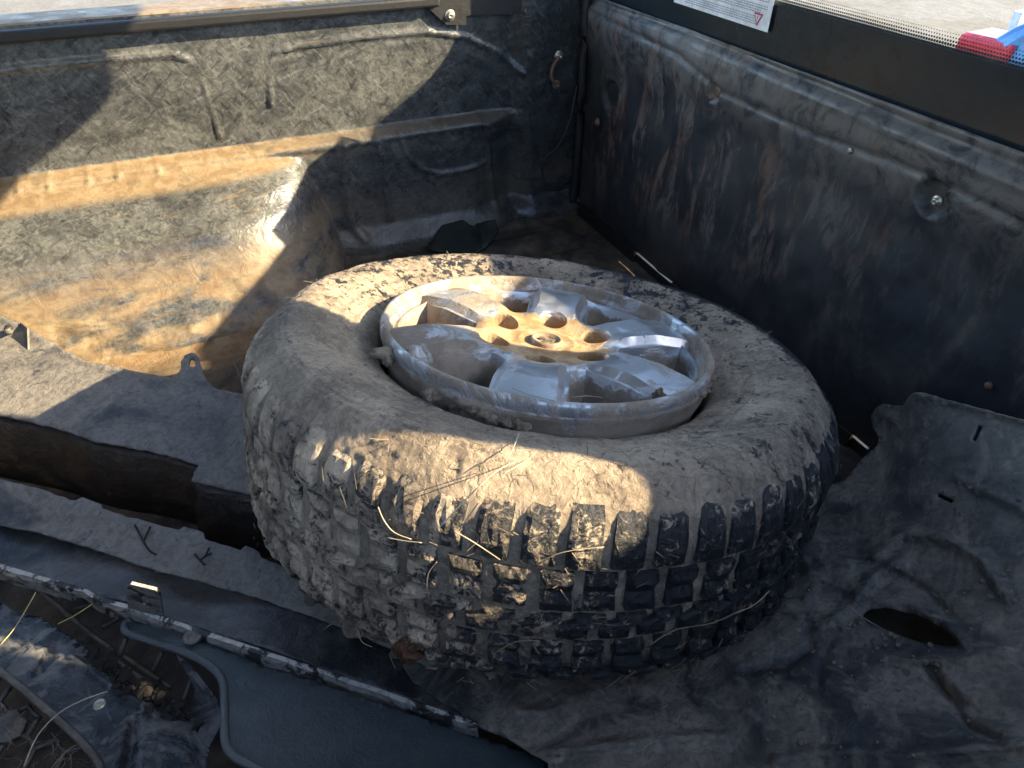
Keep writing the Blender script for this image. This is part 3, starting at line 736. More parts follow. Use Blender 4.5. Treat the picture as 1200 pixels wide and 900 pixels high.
    for f in fs:
        cx, cy_ = A[list(f)].mean(0); r = math.hypot(cx, cy_)
        groups[-1 if r < .047 else int(round(((math.atan2(cy_, cx)-PH) % (2*math.pi))/(math.pi/3))) % 6].append(f)
    extra = {k: ([], []) for k in range(6)}
    def wall(loop0, steps, sel=None):
        n_ = len(loop0)
        rings = [[(x, y, float(hface(np.array(x), np.array(y)))) for x, y in loop0]]+steps
        for i in range(n_):
            j = (i+1) % n_; mx, my = (loop0[i][0]+loop0[j][0])/2, (loop0[i][1]+loop0[j][1])/2
            k = int(round(((math.atan2(my, mx)-PH) % (2*math.pi))/(math.pi/3))) % 6
            V_, F_ = extra[k]
            for a_, b_ in zip(rings[:-1], rings[1:]):
                b0 = len(V_); V_ += [a_[i], a_[j], b_[j], b_[i]]; F_.append((b0, b0+1, b0+2, b0+3))
    for k in range(6):
        a = PH+math.radians(30+60*k)
        l0 = wins[k]; cx, cy_ = .145*math.cos(a), .145*math.sin(a)
        def shrink(f, h, dz):
            return [((x-cx)*f+cx, (y-cy_)*f+cy_, (float(hface(np.array(x), np.array(y)))+dz) if h is None else h) for x, y in l0]
        wall(l0, [shrink(.97, None, -.003), shrink(.93, None, -.012), shrink(.90, -.035, 0), shrink(.86, -.066, 0), shrink(.90, -.068, 0)])
        cx2, cy2 = .068*math.cos(a-math.radians(30)), .068*math.sin(a-math.radians(30)); l1 = lug[k]
        def shr2(f, dz): return [((x-cx2)*f+cx2, (y-cy2)*f+cy2, float(hface(np.array(x), np.array(y)))+dz) for x, y in l1]
        wall(l1, [shr2(.94, -.003), shr2(.90, -.034), shr2(.4, -.036), shr2(.02, -.036)])
    for k in range(-1, 6):
        used = sorted({i for f in groups[k] for i in f}); mp = {v: i for i, v in enumerate(used)}
        V_ = [(A[i, 0], A[i, 1], Hf[i]+HB) for i in used]; F_ = [tuple(mp[i] for i in f) for f in groups[k]]
        if k >= 0:
            b0 = len(V_); V_ += [(x, y, h+HB) for x, y, h in extra[k][0]]; F_ += [tuple(b0+i for i in f) for f in extra[k][1]]
        bm = bmesh.new(); vv = [bm.verts.new(v) for v in V_]
        for f in F_:
            try: bm.faces.new([vv[i] for i in f])
            except ValueError: pass
        bmesh.ops.remove_doubles(bm, verts=bm.verts[:], dist=.0004); bmesh.ops.recalc_face_normals(bm, faces=bm.faces[:])
        for e_ in bm.edges: e_.smooth = not (len(e_.link_faces) == 2 and e_.calc_face_angle() > .30)
        s_ = bmobj('spoke' if k >= 0 else 'hub', bm, M_rim, o, True)
        c = np.zeros(len(s_.data.vertices)*3); s_.data.vertices.foreach_get('co', c); c = c.reshape(-1, 3)
        r = np.hypot(c[:, 0], c[:, 1]); depth = hface(c[:, 0], c[:, 1])+HB-c[:, 2]
        md = .40+.5*ss(.095, .06, r)+.9*ss(.003, .012, depth)*(r < .09)+.5*ss(.004, .02, depth)+.22*fbm(c*12, 2, 57)+{5: -.02, 4: -.10, 0: -.15, 1: -.1, 2: .15, 3: .25, -1: .5}[k]
        vattr(s_, 'mud', md)
        up = ss(-.3, .5, c[:, 1]/(r+1e-6))
        vattr(s_, 'hub', np.clip(ss(.105, .07, r)+ss(.01, .03, depth)*.5*up, 0, 1))
    # centre cap with its worn emblem
    cap = lathe('centre_cap', [(.0198, -.030), (.0198, -.0165), (.0185, -.0145), (.0165, -.0145), (.0158, -.019), (.002, -.019)], M_rim, o, 32, Matrix.Translation((0, 0, HB)))
    vattr(cap, 'mud', np.full(len(cap.data.vertices), .62)); vattr(cap, 'hub', np.full(len(cap.data.vertices), .35))
    bm = bmesh.new()
    for a in (90, 210, 330):
        a = math.radians(a+20); q = [(0.001, 0), (.0065, .0038), (.012, 0), (.0065, -.0038)]
        lo = [bm.verts.new((*rot2(p, a), HB-.019)) for p in q]; hi = [bm.verts.new((*rot2(p, a), HB-.0165)) for p in q]
        bm.faces.new(hi)
        for i in range(4): bm.faces.new((lo[i], lo[(i+1) % 4], hi[(i+1) % 4], hi[i]))
    bmobj('emblem', bm, M_steel, cap)
    return o
rim_o = rim()
def sph_blob(bm, c, rad, seed, rough=.35, sub=3, squash=(1, 1, 1)):
    squash = np.array(squash)*(.75+.5*np.abs(np.sin(seed*np.array([1.3, 2.1, 3.7]))))
    r = bmesh.ops.create_icosphere(bm, subdivisions=sub, radius=1.0); vs = r['verts']
    P = np.array([v.co[:] for v in vs]); k = 1+rough*1.1*fbm(P*1.7+seed*7.3, 4, 61)+rough*.9*fbm(P*5+seed, 3, 62)
    for v, p, kk in zip(vs, P, k): v.co = Vector(c)+Vector(p*kk*rad*np.array(squash))
def wpt(r, deg, h): a = math.radians(deg); return (r*math.cos(a), r*math.sin(a), h+HB)
def clumps():
    # mud caked where the lower left of the tyre meets the bumper cover
    bm = bmesh.new(); k = 0
    for deg in np.arange(203, 247, 1.5):
        for q in range(3):
            sph_blob(bm, wpt(.331+rnd.uniform(-.004, .004), deg+rnd.uniform(-1, 1), -.200+rnd.uniform(-.014, .016)), rnd.uniform(.004, .010)*(1 if deg < 232 else .6), k, .8, 3, (1, 1, .8)); k += 1
    o = bmobj('mud_clump', bm, M_mud, ty, True)
    bm = bmesh.new()
    sph_blob(bm, wpt(.2, 184, -.012), .012, 3.3, .5, 3, (1.5, .8, .55)); sph_blob(bm, wpt(.207, 187, -.016), .007, 5, .6)
    bmobj('mud_clump', bm, M_mud, rim_o, True); bm = bmesh.new()
    for deg in np.arange(206, 238, 3): sph_blob(bm, wpt(.196, deg, -.026+rnd.uniform(-.005, .004)), rnd.uniform(.006, .011), deg, .6, 3, (1, 1, .8))
    bmobj('mud_clump', bm, M_mud, rim_o, True); bm = bmesh.new()
    for deg in np.arange(300, 318, 2): sph_blob(bm, wpt(.2, deg, -.014), rnd.uniform(.002, .0045), deg, .6, 2, (1, 1, .7))
    bmobj('mud_clump', bm, M_mud, rim_o, True)
    for c_, r_, k_, q_ in ((wpt(.178, 283, -.010), .0065, 9, (1, 1, 1)), (wpt(.120, 8, -.020), .007, 11, (1, 1.2, .7)), (wpt(.15, -12, -.02), .006, 12, (1, 1, 1))):
        bm = bmesh.new(); sph_blob(bm, c_, r_, k_, .7, 3, q_); bmobj('mud_clump', bm, M_brown, rim_o, True)
    bm = bmesh.new(); [sph_blob(bm, wpt(.347+rnd.uniform(-.002, .002), 226+rnd.uniform(-1.6, 1.6), -.196+rnd.uniform(-.010, .010)), rnd.uniform(.003, .0065), 21+q, .9, 3) for q in range(14)]; bmobj('rusty_patch', bm, mat_mud('orange_brown_mud', (.13, .05, .025), (.24, .12, .07)), ty, True)
clumps()
# ---------------------------------------------------------------- plastic body parts lying loose in the bed
def rbf(ctrl):
    C = np.array(ctrl, float); p = C[:, :2]/300.; n = len(p)
    def U(d): return np.where(d > 1e-9, d*d*np.log(d+1e-12), 0)
    K = U(np.hypot(p[:, None, 0]-p[None, :, 0], p[:, None, 1]-p[None, :, 1]))+np.eye(n)*.02
    A = np.block([[K, np.c_[np.ones(n), p]], [np.c_[np.ones(n), p].T, np.zeros((3, 3))]])
    s_ = np.linalg.solve(A, np.r_[C[:, 2], 0, 0, 0])
    def f(x, y):
        q = np.stack([x, y], -1)/300.; d = np.hypot(q[:, None, 0]-p[None, :, 0], q[:, None, 1]-p[None, :, 1])
        return U(d)@s_[:n]+s_[n]+q@s_[n+1:]
    return f
def dens(pts, st, closed=True):
    out = []; n = len(pts)
    for i in range(n if closed else n-1):
        a, b = pts[i], pts[(i+1) % n]; k = max(1, int(math.hypot(b[0]-a[0], b[1]-a[1])/st))
        out += [(a[0]+(b[0]-a[0])*t/k, a[1]+(b[1]-a[1])*t/k) for t in range(k)]
    if not closed: out.append(pts[-1])
    return out
def curve2(pts, n=4): return [(p.x, p.y) for p in smoothline([(x, y, 0) for x, y in pts], n)]
def sheet(name, outline, ctrl, mat, parent=None, holes=(), bumps=(), thick=.003, st=6, rough=.0012, seed=1, jag=.8):
    r = random.Random(seed)
    ol = [(x+r.uniform(-jag, jag), y+r.uniform(-jag, jag)) for x, y in dens(outline, st)]
    hl = [dens(h, 5) for h in holes]; P = []
    xs = [p[0] for p in ol]; ys = [p[1] for p in ol]
    for x in np.arange(min(xs), max(xs), st):
        for y in np.arange(min(ys), max(ys), st):
            xx, yy = x+r.uniform(-1.5, 1.5), y+r.uniform(-1.5, 1.5)
            if inpoly(xx, yy, ol) and not any(inpoly(xx, yy, h) for h in hl): P.append((xx, yy))
    vs, fs = cdt([(ol, True)]+[(h, True) for h in hl], P, lambda x, y: inpoly(x, y, ol) and not any(inpoly(x, y, h) for h in hl))
    A = np.array(vs); z = rbf(ctrl)(A[:, 0], A[:, 1])
    for pts, wd, h in bumps: z = z+h*np.exp(-(line_dist(A[:, 0], A[:, 1], pts)/wd)**2)
    W = atz(A[:, 0], A[:, 1], z); W[:, 2] += rough*fbm(np.c_[W[:, :2]*22, W[:, 2:]*0+seed], 5, 71+seed, .6)*2.4
    FA = np.array([list(f)[:3] for f in fs]); cz = np.cross(W[FA[:, 1]]-W[FA[:, 0]], W[FA[:, 2]]-W[FA[:, 0]])[:, 2]
    fl = [f if cz.sum() > 0 else f[::-1] for f in fs]          # consistent winding, top side up
    o = mobj(name, W, fl, mat, parent); solid(o, thick, -1); return o, rbf(ctrl)
def pz(x, y, z): return Vector([float(v) for v in atz(np.array(x, float), np.array(y, float), np.array(z, float))])
def at_children(root):
    def f(o):
        o.parent = root; o.matrix_parent_inverse = Matrix.Translation(-root.location); return o
    return f
# --- front bumper cover
bc = empty('bumper_cover', tuple(pz(200, 640, 0)), 'long dusty black plastic bumper cover lying left of the tyre and partly under it', 'bumper cover')
pb = at_children(bc)
# upper flange
tabc = curve2([(200, 443), (212, 433), (213, 421), (222, 414), (231, 417), (236, 431), (242, 446), (252, 455)], 4)
top = [(-140, 300), (-60, 340), (0, 369), (22, 378), (50, 395), (75, 410), (100, 423), (150, 433)]+tabc+[(283, 461), (340, 470)]
low = [(345, 592), (297, 580), (262, 572), (240, 567), (224, 563), (228, 552), (233, 545), (195, 533), (110, 517), (60, 500), (0, 487), (-140, 455)]
c_up = [(-140, 300, .165), (0, 369, .165), (105, 424, .155), (283, 461, .15), (-140, 455, .15), (0, 487, .140), (110, 517, .137), (230, 545, .133), (345, 592, .12), (60, 440, .150), (200, 480, .145)]
o, f_up = sheet('upper_flange', top+low, c_up, M_bump1, None, [curve2([(223, 421), (228, 423), (229, 429), (224, 430), (221, 426), (223, 421)], 3)[:-1]],
                [([(225, 420), (226, 440)], 9, .004), (tabc, 4, .003), ([(0, 372), (105, 426), (200, 446)], 4, .004), ([(252, 458), (340, 472)], 4, .004)], .003, 5, .001, 2); pb(o)
# round clip holder at the far left of the flange
pb(tube('clip_post', [pz(10, 391, .150), pz(10, 385, .185)], .006, M_edge, seg=12, n=0))
pb(solid(mobj('clip_wing', [pz(25, 378, .168), pz(33, 385, .180), pz(34, 416, .152), pz(20, 404, .152)], [(0, 1, 2, 3)], M_bump1, None, False), .003, 0))
pb(solid(mobj('clip_wing', [pz(-4, 372, .168), pz(-6, 365, .178), pz(-8, 400, .148), pz(6, 409, .148)], [(0, 1, 2, 3)], M_gloss, None, False), .003, 0))
# inner dark wall dropping from the flange
low_r = [(-140, 455), (0, 487), (60, 500), (110, 517), (195, 533), (233, 545), (225, 562), (240, 568), (297, 580), (345, 592)]
def drop_wall(name, pts, z_top, z_bot, shift, mat, n=10, hole=0):
    pts = dens(pts, 6, False); A = np.array(pts)
    zt = z_top(A[:, 0], A[:, 1])-.002; T = atz(A[:, 0], A[:, 1], zt); rows = []
    for k in range(n+1):
        t = k/n; q = T.copy(); q[:, 2] = zt+(z_bot-zt)*t; q[:, :2] += np.array(shift)*(math.sin(t*math.pi/2)*1.0); q += .0015*fbm(q*np.array([20, 20, 30]), 3, 81)[:, None]; rows.append(q)
    o_ = grid(name, np.stack(rows, 1), mat); solid(o_, .003, 0); return o_
pb(drop_wall('inner_wall', low_r, f_up, .035, (-.012, -.028), M_gloss))
# lip below the opening and the concave face
lip = [(-140, 530), (0, 560), (50, 574), (88, 587), (96, 583), (118, 590), (120, 597), (160, 608), (210, 622), (216, 617), (238, 624), (240, 632), (282, 645), (288, 640), (304, 647), (306, 654), (340, 668), (460, 700), (620, 730)]
mid = [(640, 820), (520, 790), (430, 748), (400, 735), (300, 700), (180, 668), (100, 640), (40, 622), (0, 616), (-140, 590)]
c_lip = [(-140, 530, .132), (0, 560, .135), (120, 595, .135), (240, 630, .130), (340, 668, .118), (620, 730, .07), (0, 616, .118), (100, 640, .118), (180, 668, .116), (300, 700, .110), (400, 735, .104), (520, 790, .09), (640, 820, .07)]
o, f_lip = sheet('lower_lip', lip+mid, c_lip, M_bump1, None, [], [([(0, 614), (100, 638), (180, 666), (300, 698), (400, 733)], 5, .004)], .003, 6, .001, 3); pb(o)
mid2 = [(-140, 588), (0, 614), (40, 620), (100, 638), (180, 666), (300, 698), (400, 733), (520, 788), (640, 818), (700, 860)]
edge = [(690, 900), (640, 876), (560, 846), (470, 815), (400, 790), (320, 762), (240, 738), (190, 720), (150, 706), (100, 693), (40, 675), (0, 662), (-140, 630)]
c_face = [(-140, 588, .114), (0, 614, .116), (100, 638, .116), (300, 698, .108), (400, 733, .102), (640, 818, .068), (0, 640, .098), (100, 664, .098), (240, 700, .095), (400, 762, .09), (560, 815, .08), (0, 662, .130), (150, 706, .134), (320, 762, .130), (560, 846, .11), (690, 900, .09)]
o, f_face = sheet('front_face', mid2+edge, c_face, M_bump2, None, [], [], .003, 6, .001, 4); pb(o)
# scraped edge bead along the face
ep = [(-140, 628), (0, 661), (50, 676), (100, 690), (112, 697), (150, 709), (190, 722), (240, 739), (320, 766), (400, 792), (470, 816), (560, 847)]
rb = random.Random(5); dd_ = dens(ep, 5, False)
ax = np.array(dd_); zf = f_face(ax[:, 0], ax[:, 1])
def edge_strip(name, off, wd, hgt, mat, seed):
    P = []; rb = random.Random(5)
    for (x, y), z in zip(dd_, zf):
        b = pz(x, y, z); wv = wd*(1+.12*math.sin(x*.11+seed)+rb.uniform(-.06, .06)); u = Vector((-.35, -.94, 0))
        P.append([b+Vector((0, 0, off)), b+u*wv*.2+Vector((0, 0, off+hgt)), b+u*wv*.7+Vector((0, 0, off+hgt*.9)), b+u*wv+Vector((0, 0, off-.004)), b+u*wv*1.0+Vector((0, 0, off-.022))])
    o_ = grid(name, np.array([[list(v) for v in r_] for r_ in P]), mat); o_.data.polygons.foreach_set('use_smooth', [False]*len(o_.data.polygons)); solid(o_, .0015, 0); return o_
pb(edge_strip('edge_flange', .0, .0075, .0015, M_edge, 0.))
tb = [(151, 712), (149, 688), (154, 683), (183, 690), (188, 696), (192, 721)]
q = pz(150, 712, .13)
def upright(px, base=(150, 712, .130), base2=(192, 722, .130)):
    # a small plate standing on the edge, facing the near side
    a, b = pz(*base), pz(*base2); d = ray(px[0], px[1]); nrm = np.cross(np.array(b-a), np.array([-.15, -.2, 1.0])); t = ((np.array(a)-CO)@nrm)/(d@nrm)
    return Vector([float(v) for v in CO+d*t])
plate = [upright(p) for p in tb]; hole = [upright((171+5.5*math.cos(t), 702+5*math.sin(t))) for t in np.linspace(0, 2*math.pi, 12, endpoint=False)]
def plate_with_hole(name, ol, hol, mat, thick):
    n = len(ol); m = len(hol); bm = bmesh.new(); vo = [bm.verts.new(v) for v in ol]; vh = [bm.verts.new(v) for v in hol]
    es = [bm.edges.new((vo[i], vo[(i+1) % n])) for i in range(n)]+[bm.edges.new((vh[i], vh[(i+1) % m])) for i in range(m)]
    bmesh.ops.triangle_fill(bm, use_beauty=True, use_dissolve=False, edges=es); bmesh.ops.recalc_face_normals(bm, faces=bm.faces[:])
    o_ = bmobj(name, bm, mat); solid(o_, thick, 0); return o_
pb(plate_with_hole('clip_tab', plate, hole, M_edge, .003))
# --- blue-grey trim panel with rolled rim
gp = empty('trim_panel', tuple(pz(420, 860, 0)), 'smooth blue-grey plastic panel with a rolled rounded rim, at the bottom edge below the bumper cover', 'plastic panel')
pg = at_children(gp)
rimline = curve2([(152, 727), (146, 733), (150, 742), (180, 752), (215, 764), (240, 776), (256, 790), (262, 805), (263, 840), (264, 868), (272, 884), (292, 896), (330, 915)], 4)
ol = [(152, 727), (190, 733), (240, 752), (320, 782), (400, 808), (470, 832), (560, 862), (640, 888), (646, 915), (660, 1000), (330, 1000)]+rimline[::-1][:-1]
c_g = [(152, 730, .115), (240, 760, .118), (400, 815, .108), (560, 866, .088), (640, 900, .085), (262, 805, .125), (264, 870, .14), (400, 880, .120), (330, 1000, .16), (660, 1000, .12), (215, 764, .120)]
o, f_g = sheet('panel_face', ol, c_g, M_panel, None, [], [([(225, 745)], 8, -.004)], .004, 7, .0006, 6, .3); pg(o)
ra = np.array(rimline); rz = f_g(ra[:, 0], ra[:, 1])
pg(tube('rolled_rim', [pz(x, y, z+.000) for (x, y), z in zip(rimline, rz)], .0042, M_panel_edge, n=0, seg=10))
pg(lathe('screw_boss', [(.010, -.002), (.010, .002), (.006, .0022), (.005, .0)], M_bump1, None, 20, Matrix.Translation(pz(226, 746, .119))))
# fin bracket beneath the panel
pg(solid(mobj('support_fin', [pz(205, 766, .115), pz(222, 778, .105), pz(256, 820, .098), pz(262, 846, .10), pz(246, 876, .09), pz(220, 850, .085), pz(230, 807, .095)], [(0, 1, 6), (1, 2, 6), (2, 3, 4, 5, 6)], M_brkt, None, False), .003, 0))
# --- radiator grille insert, bottom left
gr = empty('grille_insert', tuple(pz(60, 850, 0)), 'black plastic grille insert with hexagonal mesh and faceted surround in the bottom left corner', 'car grille')
pr = at_children(gr)
fac = [(-80, 690), (0, 706), (22, 718), (45, 722), (70, 738), (95, 752), (120, 778), (160, 805), (205, 832), (235, 852), (246, 872), (240, 920), (122, 920), (110, 880), (70, 845), (30, 810), (0, 790), (-80, 730)]
c_f = [(-80, 690, .10), (0, 706, .105), (45, 722, .11), (120, 778, .10), (205, 832, .098), (240, 900, .095), (122, 920, .13), (70, 845, .125), (0, 790, .13), (-80, 730, .12), (60, 790, .13)]
o, f_f = sheet('surround', fac, c_f, M_brkt, None, [], [([(45, 790), (62, 765)], 12, -.018), ([(150, 905), (158, 850)], 6, -.014), ([(215, 878), (220, 885)], 10, .008), ([(85, 770), (125, 800), (180, 830)], 8, .010)], .003, 5, .0012, 8); pr(o)
pr(tube('bezel', [pz(-80, 720, .133), pz(0, 786, .135), (pz(30, 810, .132)), pz(70, 845, .13), pz(102, 876, .13), pz(120, 905, .13), pz(130, 960, .13)], .0038, M_mesh, n=6))
bolt_ = lathe('screw', [(.0062, 0), (.0062, .0012), (.004, .0026), (.001, .0018)], M_steel, None, 16, Matrix.Translation(pz(117, 826, .125))); pr(bolt_)
def hexmesh():
    bm_pts = []; k = 0
    e = .019; o0 = pz(20, 850, .108)
    for i in range(-11, 12):
        for j in range(-11, 12):
            cx, cy_ = o0.x+e*1.5*i, o0.y+e*math.sqrt(3)*(j+.5*(i % 2))
            cor = [Vector((cx+e*math.cos(math.radians(60*a)), cy_+e*math.sin(math.radians(60*a)), .108)) for a in range(6)]
            for a, b in ((0, 1), (1, 2), (2, 3)):
                p, q_ = cor[a], cor[b]; mid_ = (p+q_)/2
                d_ = mid_-Vector(CO); fz = d_.dot(Vector((math.cos(PITCH)*cyw, math.cos(PITCH)*syw, -math.sin(PITCH))))
                rx = d_.dot(Vector((syw, -cyw, 0))); uy = d_.dot(Vector((math.sin(PITCH)*cyw, math.sin(PITCH)*syw, math.cos(PITCH))))
                X_, Y_ = 600+FPX*rx/fz, 450-FPX*uy/fz
                if X_ > -160 and Y_ < 1050 and Y_ > 785+X_*.9+6:
                    jj = [Vector((rnd.uniform(-.001, .001), rnd.uniform(-.001, .001), rnd.uniform(-.002, .002))) for _ in range(3)]
                    pr(tube('mesh_bar', [p+jj[0], mid_+jj[1], q_+jj[2]], .0021, M_mesh, n=2, seg=6, flat=1.6))
hexmesh()
pr(sheet('mud_pad', [(-10, 838), (20, 832), (32, 846), (28, 862), (5, 872), (-12, 870)], [(0, 840, .118), (30, 850, .112), (0, 870, .116)], M_mesh, None, (), (), .006, 4, .004, 9)[0])
# slats and struts in the dark gap
sl = [((60, 700), (150, 770), (235, 860), .06), ((90, 700), (165, 760), (240, 835), .055), ((200, 760), (170, 785), .075, None), ((150, 790), (175, 765), .07, None)]
for s_ in [((40, 685, .085), (105, 742, .08), (150, 772, .075), (200, 806, .07)), ((130, 770, .09), (172, 800, .088), (225, 838, .085)), ((85, 715, .06), (135, 700, .055)), ((148, 748, .10), (140, 770, .085)), ((190, 765, .08), (178, 790, .06)),
           ((225, 795, .08), (212, 828, .07)), ((120, 735, .06), (160, 715, .05)), ((60, 700, .07), (30, 680, .07))]:
    pr(tube('strut', [pz(*p) for p in s_], .0028, M_mesh, n=3, seg=6))
def debris():
    bm = bmesh.new(); r = random.Random(2)
    for k in range(130):
        t = r.random(); x, y = 95+120*t+r.gauss(0, 10), 765+75*t+r.gauss(0, 7); sph_blob(bm, pz(x, y, .098+r.uniform(0, .008)), r.uniform(.0015, .0045), k, .9, 2, (1, 1, .5))
    tag(bmobj('soil', bm, mat_mud('dark_soil', (.02, .018, .016), (.06, .05, .042)), None, True), kind='stuff')
    for k in range(60): pass
debris()
# --- fender liner on the right
fl = empty('fender_liner', tuple(pz(1000, 700, 0)), 'dusty dark grey wheel arch liner with oval hole, crumpled to the right of the tyre', 'fender liner')
pf = at_children(fl)
ol = [(560, 640), (700, 560), (900, 560), (975, 568), (990, 563), (1012, 536), (1028, 522), (1030, 512), (1022, 500), (1020, 488), (1026, 478), (1036, 473), (1048, 476), (1058, 475), (1064, 466), (1070, 460), (1085, 461), (1110, 470), (1150, 480), (1200, 493), (1330, 520), (1400, 1010), (640, 1010), (642, 895), (600, 868), (560, 850), (480, 822), (440, 760)]
h1 = curve2([(1010, 722), (1020, 714), (1045, 713), (1080, 723), (1108, 739), (1122, 754), (1112, 757), (1080, 752), (1045, 740), (1020, 733), (1010, 722)], 3)[:-1]
h2 = curve2([(1092, 796), (1112, 815), (1140, 835), (1180, 838), (1215, 836), (1215, 856), (1180, 858), (1155, 868), (1125, 850), (1100, 820), (1092, 796)], 3)[:-1]
def slot(x0, y0, x1, y1, wd):
    dx, dy = x1-x0, y1-y0; l = math.hypot(dx, dy); nx, ny = -dy/l*wd, dx/l*wd; return [(x0+nx, y0+ny), (x1+nx, y1+ny), (x1-nx, y1-ny), (x0-nx, y0-ny)]
c_l = [(560, 640, .035), (700, 560, .0), (900, 560, .01), (975, 568, .04), (1025, 500, .088), (1036, 473, .125), (1070, 462, .182), (1120, 472, .205), (1200, 493, .255), (1330, 520, .30), (1400, 1010, .3), (640, 1010, .10), (560, 850, .075), (480, 822, .06), (680, 800, .075), (850, 760, .085), (930, 690, .075), (1000, 600, .065), (1100, 600, .15), (1200, 650, .21), (900, 850, .13), (1100, 720, .15), (1200, 850, .22), (1000, 900, .17), (960, 740, .11)]
bumps = [([(1020, 655), (1055, 625), (1110, 632), (1150, 655), (1180, 700)], 8, .009), ([(960, 735), (985, 720), (1005, 700)], 12, .022), ([(950, 760), (930, 775), (870, 787)], 6, -.010),
         ([(1005, 700), (1030, 670), (1060, 655)], 8, .014), ([(1000, 765), (1060, 772), (1120, 775), (1180, 762)], 5, .007), ([(975, 745), (962, 780), (958, 805)], 4, -.006), ([(1090, 785), (1100, 800), (1130, 850), (1170, 870)], 7, -.012),
         ([(940, 655), (955, 680), (945, 700)], 6, .008), ([(640, 882), (760, 868), (850, 862)], 6, .010), ([(590, 855), (605, 832), (640, 836)], 9, .014), ([(910, 890), (950, 882), (1000, 880), (1060, 885), (1200, 872)], 9, .012),
         ([(1075, 462), (1150, 480), (1250, 503)], 5, .006), ([(1092, 796), (1112, 815), (1140, 838), (1180, 842), (1215, 838)], 9, -.006), ([(1105, 790), (1135, 812), (1190, 816)], 9, .006), ([(1040, 488), (1045, 492)], 9, .007), ([(850, 780), (870, 810), (880, 840)], 7, .006), ([(1000, 650), (1080, 690), (1110, 720)], 6, -.008), ([(1008, 712), (1020, 704), (1060, 706), (1110, 730), (1130, 755)], 4, .008), ([(975, 735), (1000, 742), (1010, 728)], 4, .010), ([(900, 650), (915, 700), (940, 730)], 4, .006), ([(1120, 560), (1190, 590), (1250, 640)], 8, .006)]
o, f_l = sheet('liner_sheet', ol, c_l, M_liner, None, [h1, slot(1149, 499, 1141, 516, 2.8), slot(1098, 580, 1116, 588, 2.2)], bumps, .003, 5, .0013, 12, .5); pf(o)
pf(sheet('inner_layer', [(985, 700), (1060, 700), (1145, 745), (1130, 775), (1050, 765), (990, 745)], [(985, 700, .10), (1145, 745, .12), (1050, 765, .105), (1060, 700, .10)], M_brown, None, (), (), .002, 8, .002, 15)[0])
pf(lathe('push_clip', [(.010, -.003), (.010, .002), (.006, .005), (.003, .004), (.002, 0)], M_mesh, None, 20, Matrix.Translation(pz(1001, 747, .125))))
pf(lathe('push_clip', [(.009, -.004), (.009, .002), (.006, .005), (.003, .004), (.002, 0)], M_mesh, None, 20, Matrix.Translation(pz(1044, 489, .125))))
pf(solid(mobj('pale_tag', [pz(1011, 760, .14), pz(1013, 754, .142), pz(1026, 757, .142), pz(1025, 764, .14)], [(0, 1, 2, 3)], flat('dusty_white_clip', (.35, .34, .33), .7), None, False), .003, 0))
def grit():
    bm = bmesh.new(); r = random.Random(31)
    for k in range(260):
        x, y = r.uniform(860, 1195), r.uniform(560, 890)
        if r.random() < .5: x, y = r.gauss(1040, 60), r.gauss(745, 45)
        if inpoly(x, y, h1) or x < 860 and y < 780: continue
        z = float(f_l(np.array([x]), np.array([y]))[0])
        for pts, wd, h in bumps: z += h*math.exp(-(float(line_dist(np.array([x]), np.array([y]), pts)[0])/wd)**2)
        v = bmesh.ops.create_icosphere(bm, subdivisions=1, radius=r.choice((.0008, .0012, .0016, .0026)))['verts']; p = pz(x, y, z+.0008)
        for q_ in v: q_.co = p+Vector((q_.co.x*r.uniform(.6, 1.4), q_.co.y*r.uniform(.6, 1.4), q_.co.z*.6))
    tag(bmobj('mud_grit', bm, M_mud), kind='stuff')
grit()
# --- dark crumpled scrap on the floor by the far wall
sp = empty('rubber_scrap', tuple(pz(540, 270, 0)), 'crumpled dark green-black rubber scrap on the floor near the far corner', 'rubber scrap')
o, _ = sheet('scrap_sheet', [(500, 292), (515, 268), (534, 243), (546, 250), (556, 262), (580, 258), (585, 270), (570, 290), (545, 302)], [(500, 292, .004), (534, 243, .045), (556, 262, .02), (580, 258, .035), (585, 270, .02), (570, 290, .004), (545, 302, .0), (540, 268, .03)], mat_plastic('scrap_rubber', (.014, .022, .020), (.05, .055, .05), .4, .7, .6), None, (), [([(546, 250), (556, 266), (560, 280)], 4, -.012)], .003, 4, .002, 14)
o.parent = sp; o.matrix_parent_inverse = Matrix.Translation(-sp.location)
# --- wiring cable in the corner
tag(tube('wiring_cable', [wp(676, 100, YW-.07), wp(668, 140, YW-.08), wp(655, 170, YW-.09), wp(638, 187, YW-.10), wp(636, 205, YW-.10), wp(642, 220, YW-.11), wp(655, 222, YW-.11), wp(668, 212, YW-.09), wp(676, 196, YW-.07)], .0028, M_black, n=8),
    'thin black cable looped loosely at the foot of the corner post', 'cable')
# ---------------------------------------------------------------- straws and twigs
def wsurf(deg, r, h): return Mw @ Vector(wpt(r, deg, h))
def px_on_wheel(x, y, h):
    d = Vector([float(v) for v in ray(x, y)]); o_ = Vector(CO); t = ((WC+WN*h-o_).dot(WN))/d.dot(WN); return o_+d*t
def px_on_tread(x, y, R=.352):
    d = Vector([float(v) for v in ray(x, y)]).normalized(); o_ = Vector(CO)-WC; dn = d-WN*d.dot(WN); on_ = o_-WN*o_.dot(WN)
    A_, B_, C_ = dn.dot(dn), 2*dn.dot(on_), on_.dot(on_)-R*R; ds = max(B_*B_-4*A_*C_, 0); return Vector(CO)+d*((-B_-math.sqrt(ds))/(2*A_))
def straw(pts, label, r=.0011, m=M_straw):
    r *= .5
    tag(tube('straw', pts, r, m, n=4, seg=5, flat=.6), label, 'straw', 'loose straws caught on the mud and plastic')
W_, T_ = px_on_wheel, px_on_tread
